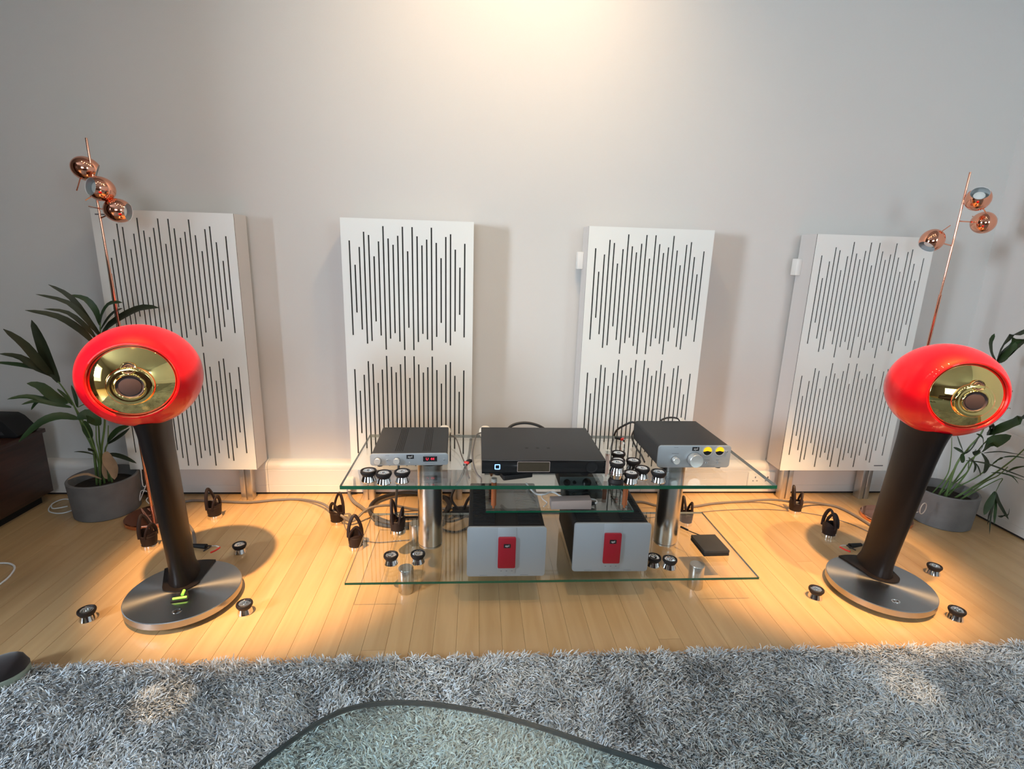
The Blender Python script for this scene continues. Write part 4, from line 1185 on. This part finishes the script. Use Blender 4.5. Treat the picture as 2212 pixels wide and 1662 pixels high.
cable('floor_wire', 'thin grey wire lying on the floor behind the right cable risers', [(0.80, 2.28, 0.003), (1.05, 2.33, 0.003), (1.3, 2.37, 0.003), (1.55, 2.37, 0.003), (1.75, 2.31, 0.003), (1.85, 2.22, 0.003), (1.9, 2.1, 0.003)], 0.0018, M_CABLE)
cable('mains_lead', 'thick grey mains lead falling from the white plug into the black coil', [
    (-0.638, 2.547, 0.030), (-0.638, 2.535, 0.012), (-0.60, 2.46, 0.012), (-0.55, 2.40, 0.011), (-0.52, 2.36, 0.011)], 0.0085, M_CABLE)
cable('coiled_mains_lead', 'thick black mains lead looped on the floor under the glass stand', [
    (-0.45, 2.24, 0.012), (-0.38, 2.215, 0.011), (-0.28, 2.205, 0.011), (-0.16, 2.215, 0.011), (-0.13, 2.275, 0.011), (-0.13, 2.37, 0.011), (-0.12, 2.48, 0.011), (-0.24, 2.535, 0.013), (-0.38, 2.53, 0.022), (-0.48, 2.46, 0.022), (-0.50, 2.36, 0.020), (-0.45, 2.25, 0.034), (-0.33, 2.19, 0.031),
    (-0.20, 2.235, 0.030), (-0.12, 2.34, 0.030), (-0.15, 2.46, 0.030), (-0.27, 2.51, 0.034)], 0.0105, M_CABLEB)
cable('power_lead', 'black lead dropping from the red display unit to the tall riser', [
    (-0.320, 1.99, 0.475), (-0.325, 2.175, 0.470), (-0.325, 2.19, 0.40), (-0.33, 2.14, 0.27), (-0.322, 2.02, 0.19), (-0.305, 1.99, 0.175), (-0.27, 1.995, 0.17), (-0.20, 2.05, 0.14), (-0.10, 2.18, 0.05), (-0.02, 2.3, 0.02)], 0.0055, M_CABLEB)
# black bundle behind the amplifiers
bb = thing('mains_adapter', 'black adapter block with leads on the floor behind the left amplifier', 'adapter', (-0.055, 2.33, 0))
MB().prism(rrect(-0.045, 0.045, -0.025, 0.025, 0.006), 0, 0.035).build('adapter_body', M_BLACK, bb, bevel=0.003)
MB().tube(crom([(-0.045, 0, 0.02), (-0.10, -0.02, 0.012), (-0.2, -0.05, 0.01), (-0.27, -0.09, 0.03)]), 0.006, 8).build('lead', M_CABLEB, bb)
MB().tube(crom([(0.01, 0.0, 0.035), (0.03, -0.03, 0.10), (0.06, -0.10, 0.16), (0.08, -0.21, 0.17)]), 0.007, 8).build('lead', M_CABLEB, bb)
MB().tube(crom([(-0.02, 0.0, 0.035), (-0.05, 0.0, 0.10), (0.0, -0.02, 0.22), (0.03, -0.05, 0.32), (0.04, -0.07, 0.42)]), 0.006, 8).build('lead', M_CABLEB, bb)
MB().tube(crom([(-0.03, -0.02, 0.01), (-0.10, -0.12, 0.008), (-0.02, -0.17, 0.008), (0.06, -0.10, 0.008), (0.15, -0.03, 0.008), (0.25, -0.05, 0.008)]), 0.005, 8).build('lead', M_CABLEB, bb)
cable('amplifier_lead', 'black lead curling down behind the right amplifier', [(0.60, 2.05, 0.25), (0.655, 2.09, 0.22), (0.69, 2.10, 0.15), (0.70, 2.168, 0.13), (0.71, 2.20, 0.05), (0.74, 2.27, 0.008), (0.85, 2.30, 0.006)], 0.007, M_CABLEB)
cable('signal_cable', 'grey signal cable drooping beside the unit with the red display', [(-0.10, 2.075, 0.50), (-0.078, 2.04, 0.505), (-0.062, 1.98, 0.495), (-0.048, 1.90, 0.483), (-0.035, 1.84, 0.478), (-0.028, 1.80, 0.478), (-0.022, 1.74, 0.478), (-0.015, 1.70, 0.477)], 0.0025, M_CABLE)
cable('signal_cable', 'grey signal cable looping out at the left side of the black streamer', [(0.040, 2.06, 0.52), (0.010, 2.03, 0.52), (-0.002, 1.93, 0.51), (-0.006, 1.86, 0.50), (0.0, 1.79, 0.485), (0.012, 1.735, 0.477), (0.025, 1.70, 0.477), (0.026, 1.665, 0.477)], 0.0028, M_CABLE)
cable('power_lead', 'black lead arching up behind the black streamer', [(0.12, 2.065, 0.50), (0.15, 2.09, 0.535), (0.19, 2.10, 0.548), (0.24, 2.10, 0.547), (0.29, 2.09, 0.530), (0.32, 2.065, 0.50)], 0.006, M_CABLEB)
cable('signal_cable', 'black cable curving down from the back left of the yellow meter unit', [(0.70, 2.094, 0.545), (0.675, 2.105, 0.555), (0.645, 2.13, 0.530), (0.628, 2.175, 0.49), (0.622, 2.19, 0.44), (0.60, 2.20, 0.32), (0.56, 2.21, 0.2)], 0.0045, M_CABLEB)
cable('signal_cable', 'black cable passing behind the cluster of feet to the yellow meter unit', [(0.655, 1.85, 0.477), (0.664, 1.92, 0.478), (0.668, 2.0, 0.478), (0.668, 2.07, 0.50), (0.685, 2.10, 0.52)], 0.0035, M_CABLEB)
cable('flat_lead', 'flat black lead rising behind the top of the yellow meter unit', [(0.78, 2.09, 0.55), (0.80, 2.095, 0.570), (0.83, 2.095, 0.580), (0.865, 2.092, 0.578), (0.88, 2.09, 0.56)], 0.006, M_CABLEB, flat=0.5)
cable('driver_lead', 'white lead snaking over the hanging shelf to the taupe driver brick', [
    (0.21, 1.93, 0.352), (0.235, 1.84, 0.352), (0.27, 1.83, 0.352), (0.305, 1.85, 0.352), (0.35, 1.79, 0.352), (0.40, 1.785, 0.353), (0.438, 1.785, 0.354), (0.456, 1.77, 0.356), (0.452, 1.748, 0.357), (0.436, 1.745, 0.357)], 0.0034, M_CABLEW)
cable('driver_lead', 'thin white wire hanging at the left of the taupe driver brick', [(0.262, 1.84, 0.350), (0.258, 1.80, 0.350), (0.272, 1.765, 0.349), (0.255, 1.735, 0.349)], 0.0016, M_CABLEW)
for loc_u, rz_u, lab in (((-0.022, 1.835, 0.4735), -0.55, 'red and black memory stick plug beside the left silver unit'), ((0.628, 2.10, 0.4735), 0.9, 'red and black memory stick plug behind the cluster of feet')):
    u = thing('usb_plug', lab, 'plug', loc_u, rz_u)
    MB().box(-0.009, 0.009, -0.004, 0.022, 0.004, 0.012).build('plug_body', M_BLACK, u, bevel=0.001)
    MB().box(-0.0093, 0.0093, -0.014, -0.004, 0.0038, 0.0122).build('red_shell', M_REDPL, u, bevel=0.001, label='red end of the plug')
    MB().box(-0.006, 0.006, -0.024, -0.014, 0.0, 0.009).build('metal_tip', M_CHROME, u)
# speaker connectors
def wires(x_, y_, s_, lab):
    t = thing('speaker_connector', lab, 'connector', (x_, y_, 0), 0)
    MB().tube([(s_*0.03, 0.01, 0.016), (-s_*0.03, 0.0, 0.016)], [0.008, 0.0115], 12).build('cable_boot', M_BLACK, t)
    MB().tube(crom([(-s_*0.03, 0.0, 0.018), (-s_*0.075, -0.01, 0.025), (-s_*0.10, -0.03, 0.03)]), 0.0022, 6).build('clear_wire', M_CABLEW, t)
    MB().tube(crom([(-s_*0.10, -0.03, 0.03), (-s_*0.095, -0.055, 0.032), (-s_*0.085, -0.075, 0.034)]), 0.0035, 6).build('red_wire', M_REDPL, t)
    MB().tube(crom([(-s_*0.03, 0.0, 0.018), (-s_*0.06, -0.02, 0.03), (-s_*0.05, -0.06, 0.032)]), 0.0030, 6).build('black_wire', M_CABLEB, t)
wires(1.713, 2.000, 1, 'black connector with red and black wires behind the right speaker base')
wires(-1.140, 2.040, -1, 'black connector with clear and black wires behind the left speaker base')
cable('phone_charger_lead', 'white lead curling on the floor at the left edge', [(-1.95, 1.945, 0.004), (-1.844, 1.953, 0.004), (-1.800, 1.945, 0.004), (-1.765, 1.917, 0.004), (-1.743, 1.87, 0.004), (-1.735, 1.83, 0.004), (-1.74, 1.78, 0.004), (-1.80, 1.68, 0.004), (-1.9, 1.6, 0.004)], 0.0035, M_CABLEW)
cable('lamp_lead', 'pale lead looped on the floor between the sideboard and the left pot', [(-2.03, 2.46, 0.004), (-2.004, 2.403, 0.004), (-1.969, 2.371, 0.004), (-1.915, 2.362, 0.004), (-1.889, 2.402, 0.004), (-1.929, 2.474, 0.004), (-2.001, 2.50, 0.008), (-2.02, 2.45, 0.009), (-1.98, 2.40, 0.009), (-1.93, 2.42, 0.010)], 0.0028, M_CABLEW)
cable('lamp_lead', 'pale thin lead hanging tangled beside the left lamp base', [
    at(304, 1012, 2.42), at(309, 1050, 2.42), at(318, 1045, 2.42), at(322, 1030, 2.42), at(311, 1060, 2.42), at(302, 1082, 2.42), at(306, 1060, 2.43), at(325, 1068, 2.42), at(316, 1080, 2.42), at(322, 1088, 2.40), (-1.53, 2.40, 0.03)], 0.0020, M_CABLEW, cat='cable')
rg_ = at(1994, 1099, 2.12)
tag(MB().tube([(rg_.x+0.024*math.cos(q), rg_.y+0.010*math.cos(q), rg_.z+0.027*math.sin(q)) for q in np.linspace(0, 2*PI, 33)[:-1]]+[], 0.0022, 7, closed=True).tube(crom([(rg_.x-0.020, rg_.y, rg_.z-0.017), (rg_.x-0.035, rg_.y+0.01, rg_.z-0.04), (rg_.x-0.04, rg_.y+0.02, 0.004), (rg_.x-0.02, rg_.y+0.06, 0.003)]), 0.0018, 7).build('lamp_lead', mat('pale_lead', (0.42, 0.38, 0.35), 0.5)), 'pale ring of lead standing up behind the right speaker column', 'cable')

# ------------------------------------------------------------------ shag rug
def vnoise(xy, scale, seed):
    r = np.random.default_rng(seed); G = r.random((64, 64))
    u = (xy[:, 0]*scale) % 63; v = (xy[:, 1]*scale) % 63
    i = u.astype(int); j = v.astype(int); fu = u-i; fv = v-j
    fu = fu*fu*(3-2*fu); fv = fv*fv*(3-2*fv)
    i2 = (i+1) % 64; j2 = (j+1) % 64
    return (G[i, j]*(1-fu)*(1-fv)+G[i2, j]*fu*(1-fv)+G[i, j2]*(1-fu)*fv+G[i2, j2]*fu*fv)
RX0, RX1, RY0, RY1 = -2.0, 2.45, -1.4, 1.395
def rug_material(name, attr):
    m = bpy.data.materials.new(name); m.use_nodes = True
    nt = m.node_tree; b = nt.nodes['Principled BSDF']
    b.inputs['Roughness'].default_value = 0.85
    b.inputs['Sheen Weight'].default_value = 0.15
    if attr:
        a = nt.nodes.new('ShaderNodeAttribute'); a.attribute_name = 'yarn'
        nt.links.new(a.outputs['Color'], b.inputs['Base Color'])
    else:
        tc = nt.nodes.new('ShaderNodeTexCoord'); n_ = nt.nodes.new('ShaderNodeTexNoise'); n_.inputs['Scale'].default_value = 120
        n_.inputs['Detail'].default_value = 5
        nt.links.new(tc.outputs['Object'], n_.inputs['Vector'])
        cr = nt.nodes.new('ShaderNodeValToRGB')
        cr.color_ramp.elements[0].position = 0.35; cr.color_ramp.elements[0].color = (0.10, 0.11, 0.12, 1)
        cr.color_ramp.elements[1].position = 0.65; cr.color_ramp.elements[1].color = (0.36, 0.37, 0.37, 1)
        nt.links.new(n_.outputs['Fac'], cr.inputs[0]); nt.links.new(cr.outputs[0], b.inputs['Base Color'])
        bp = nt.nodes.new('ShaderNodeBump'); bp.inputs['Distance'].default_value = 0.02
        nt.links.new(n_.outputs['Fac'], bp.inputs['Height']); nt.links.new(bp.outputs[0], b.inputs['Normal'])
    return m
rug = thing('shag_rug', 'deep grey shag rug in front of the speakers and rack', 'rug', (0, 0, 0))
MB().box(RX0, RX1, RY0, RY1-0.01, 0.001, 0.010).build('backing', rug_material('rug_backing', False), rug)
MB().box(RX0, RX1, RY0, 0.72, 0.010, 0.022).build('far_pile', MATS.get('x') or rug_material('rug_far_pile', False), rug, kind='stuff')
N = 185000
xy = np.c_[rng.uniform(RX0, RX1, N), rng.uniform(0.70, RY1, N)]
ang = vnoise(xy+50, 5.5, 1)*5.0+vnoise(xy+9, 18, 2)*5.0+rng.normal(0, 0.95, N)
Ln = rng.uniform(0.013, 0.026, N)
wd = rng.uniform(0.0010, 0.0017, N)
lean = 0.62+0.50*vnoise(xy+3, 7.0, 3)+rng.normal(0, 0.16, N)
lean = np.clip(lean, 0.1, 1.25)
d = np.c_[np.cos(ang), np.sin(ang)]
side = np.c_[-np.sin(ang), np.cos(ang)]
curl = rng.normal(0, 0.5, N)
P = np.zeros((N, 4, 3)); hgt = np.zeros(N)
P[:, 0, :2] = xy; P[:, 0, 2] = 0.009
cur = P[:, 0].copy(); a = ang.copy()
for k in range(1, 4):
    tilt = lean*(0.35+0.42*k)
    tilt = np.minimum(tilt, 1.75)
    step = Ln/3
    a = a+curl*0.5
    cur = cur+np.c_[np.cos(a)*np.sin(tilt)*step, np.sin(a)*np.sin(tilt)*step, np.cos(tilt)*step]
    cur[:, 2] = np.maximum(cur[:, 2], 0.011)
    P[:, k] = cur
tw = rng.uniform(-0.9, 0.9, N)
S3 = np.c_[side*np.cos(tw)[:, None], np.sin(tw)]
ws = [0.7, 1.0, 1.0, 0.55]
V = np.zeros((N, 4, 2, 3))
for k in range(4):
    V[:, k, 0] = P[:, k]-S3*(wd*ws[k])[:, None]
    V[:, k, 1] = P[:, k]+S3*(wd*ws[k])[:, None]
V[..., 1] = np.minimum(V[..., 1], RY1+0.018)
verts = V.reshape(-1, 3)
base = (np.arange(N)*8)[:, None]
quads = np.concatenate([base+np.array([2*k, 2*k+1, 2*k+3, 2*k+2]) for k in range(3)], axis=0)
me = bpy.data.meshes.new('pile')
nf = len(quads)
me.vertices.add(len(verts)); me.vertices.foreach_set('co', verts.ravel())
me.loops.add(nf*4); me.loops.foreach_set('vertex_index', quads.ravel().astype(np.int32))
me.polygons.add(nf); me.polygons.foreach_set('loop_start', np.arange(0, nf*4, 4, dtype=np.int32))
me.update(calc_edges=True)
at_ = me.color_attributes.new('yarn', 'FLOAT_COLOR', 'POINT')
t1 = vnoise(xy+7, 3.2, 5); t2 = vnoise(xy+17, 9.0, 6)
br = 0.60+1.0*(0.55*t1+0.45*t2-0.5)+rng.normal(0, 0.16, N)
br = np.clip(br, 0.12, 1.0)
hue = rng.random(N)
dark = np.array([0.24, 0.255, 0.27]); light = np.array([0.76, 0.785, 0.80])
cc_ = dark+(light-dark)*br[:, None]
cc_ *= np.where(hue[:, None] < 0.3, np.array([0.93, 1.0, 1.08]), np.where(hue[:, None] > 0.75, np.array([1.06, 1.0, 0.92]), 1.0))
colr = np.ones((N, 8, 4)); colr[:, :, :3] = cc_[:, None, :]
at_.data.foreach_set('color', colr.ravel())
me.materials.append(rug_material('rug_yarn', True))
po = bpy.data.objects.new('pile', me); COL.objects.link(po); po.parent = rug; po['kind'] = 'stuff'

# ------------------------------------------------------------------ coffee table in the foreground
TZ = 0.41
edge_px = [(545, 1662), (600, 1618), (660, 1575), (720, 1540), (780, 1521), (850, 1514), (930, 1517), (1020, 1530), (1100, 1548), (1200, 1578), (1300, 1612), (1450, 1662)]
E = [onz(a, b, TZ) for a, b in edge_px]
E = [(p.x, p.y) for p in E]+[(0.47, 0.60), (0.62, 0.42), (0.66, 0.15), (0.50, -0.10), (0.15, -0.25), (-0.20, -0.15), (-0.42, 0.10), (-0.48, 0.38), (-0.43, 0.58)]
E = [(p.x, p.y) for p in crom([(a, b, 0) for a, b in E], 5, closed=True)]
ct = thing('coffee_table', 'glass topped coffee table with a curved dark edge in the foreground', 'table', (0.1, 0.2, 0))
mb = MB(); EL = [(a-0.1, b-0.2) for a, b in E]
n = len(EL)
vs = [(a, b, TZ) for a, b in EL]+[(a, b, TZ-0.010) for a, b in EL]
mb.add(vs, [tuple(range(n)), tuple(range(n, 2*n))[::-1]], 0)
mb.add(vs, [(k, (k+1) % n, n+(k+1) % n, n+k) for k in range(n)], 1)
mb.build('glass_top', [M_GLASSC, M_GEDGED], ct)
rim = MB().tube([(a, b, TZ-0.005) for a, b in EL], 0.0035, 6, closed=True, flat=1.6)
rim.build('edge_trim', M_GEDGED, ct, label='dark rim of the glass top')
MB().lathe([(0, 0.023), (0.14, 0.023), (0.14, 0.030), (0.03, 0.040), (0.02, 0.06), (0.02, 0.38), (0.05, TZ-0.0105), (0, TZ-0.0105)], 40, c=(0, -0.12, 0)).build('pedestal', M_CHROME, ct)

# ------------------------------------------------------------------ shoe at the left edge
sh = thing('shoe', 'black suede shoe with a grey green sole standing on the rug at the left edge', 'shoe', (-1.40, 1.30, 0.012), math.radians(-52))
# local: toe towards +y
def foot_ring(u):
    # u 0 heel .. 1 toe : half width, y
    y_ = -0.16+0.30*u
    w_ = 0.036*(1-((u-0.5)/0.5)**4*0.0)+0.014*math.sin(PI*min(1, max(0, (u-0.25)/0.95)))
    if u > 0.80: w_ *= math.sqrt(max(0.0, 1-((u-0.80)/0.2)**2))*0.97+0.03
    if u < 0.12: w_ *= math.sqrt(max(0.0, 1-((0.12-u)/0.12)**2))*0.9+0.1
    return y_, w_
sole = MB(); upv = MB()
us = [k/24 for k in range(25)]
outl = [(foot_ring(u)[1]*1.04, foot_ring(u)[0]) for u in us]+[(-foot_ring(u)[1]*1.04, foot_ring(u)[0]) for u in us[::-1]]
sole.prism(outl, 0.0, 0.024).build('sole', M_SOLE, sh, bevel=0.002)
m_ = 14; vs = []; fs = []
for u in us:
    y_, w_ = foot_ring(u)
    hh = 0.042 if u > 0.75 else 0.042+0.05*min(1, (0.75-u)/0.35)
    if u > 0.86: hh = 0.012+0.030*math.sqrt(max(0, 1-((u-0.86)/0.14)**2))
    if u < 0.1: hh = 0.085
    for k in range(m_+1):
        a = PI*k/m_
        vs.append((w_*math.cos(a), y_, 0.0245+hh*math.sin(a)**0.75))
for i_ in range(24):
    for k in range(m_):
        b = i_*(m_+1)+k
        fs.append((b, b+1, b+m_+2, b+m_+1))
fs.append(tuple(range(m_+1))); fs.append(tuple(24*(m_+1)+k for k in range(m_+1))[::-1])
upv.add(vs, fs).build('upper', M_SUEDE, sh)

# ------------------------------------------------------------------ ceiling track spots (mirrored in the gold and lacquer)
def spot_fixture(x_, y_, label, r_=0.030, z_=2.83):
    t = thing('ceiling_spot', label, 'ceiling light', (x_, y_, CZ), 0, 'ceiling spots overhead')
    MB().lathe([(0, 0), (0.010, 0), (0.010, -0.03), (r_+0.012, -0.035), (r_+0.012, -0.085), (r_+0.008, -0.085), (r_+0.006, -0.06)], 20).build('spot_housing', M_BLACK, t)
    MB().lathe([(0, -0.075), (r_, -0.075), (r_, -0.070), (0, -0.070)], 20).build('lamp_face', M_LAMPGLOW, t)
names_ = ['leftmost of the rear row, over the left palm', 'second from the left, over the left speaker', 'third from the left, left of the rack', 'fourth from the left, over the left of the rack',
          'fifth from the left, over the right of the rack', 'sixth from the left, near the right speaker', 'seventh from the left, over the right speaker', 'rightmost of the rear row']
for k in range(8):
    spot_fixture(-1.47+k*0.47, 1.47, 'black ceiling spot, '+names_[k], 0.038)
for x_, lab in ((-1.0, 'black ceiling spot in the front group, aimed at the left speaker'), (1.35, 'black ceiling spot in the front group, aimed at the right speaker'),
                (1.82, 'black ceiling spot in the front group, nearest the right wall'), (0.41, 'black ceiling spot in the front group, aimed at the rack')):
    spot_fixture(x_, 0.93, lab)
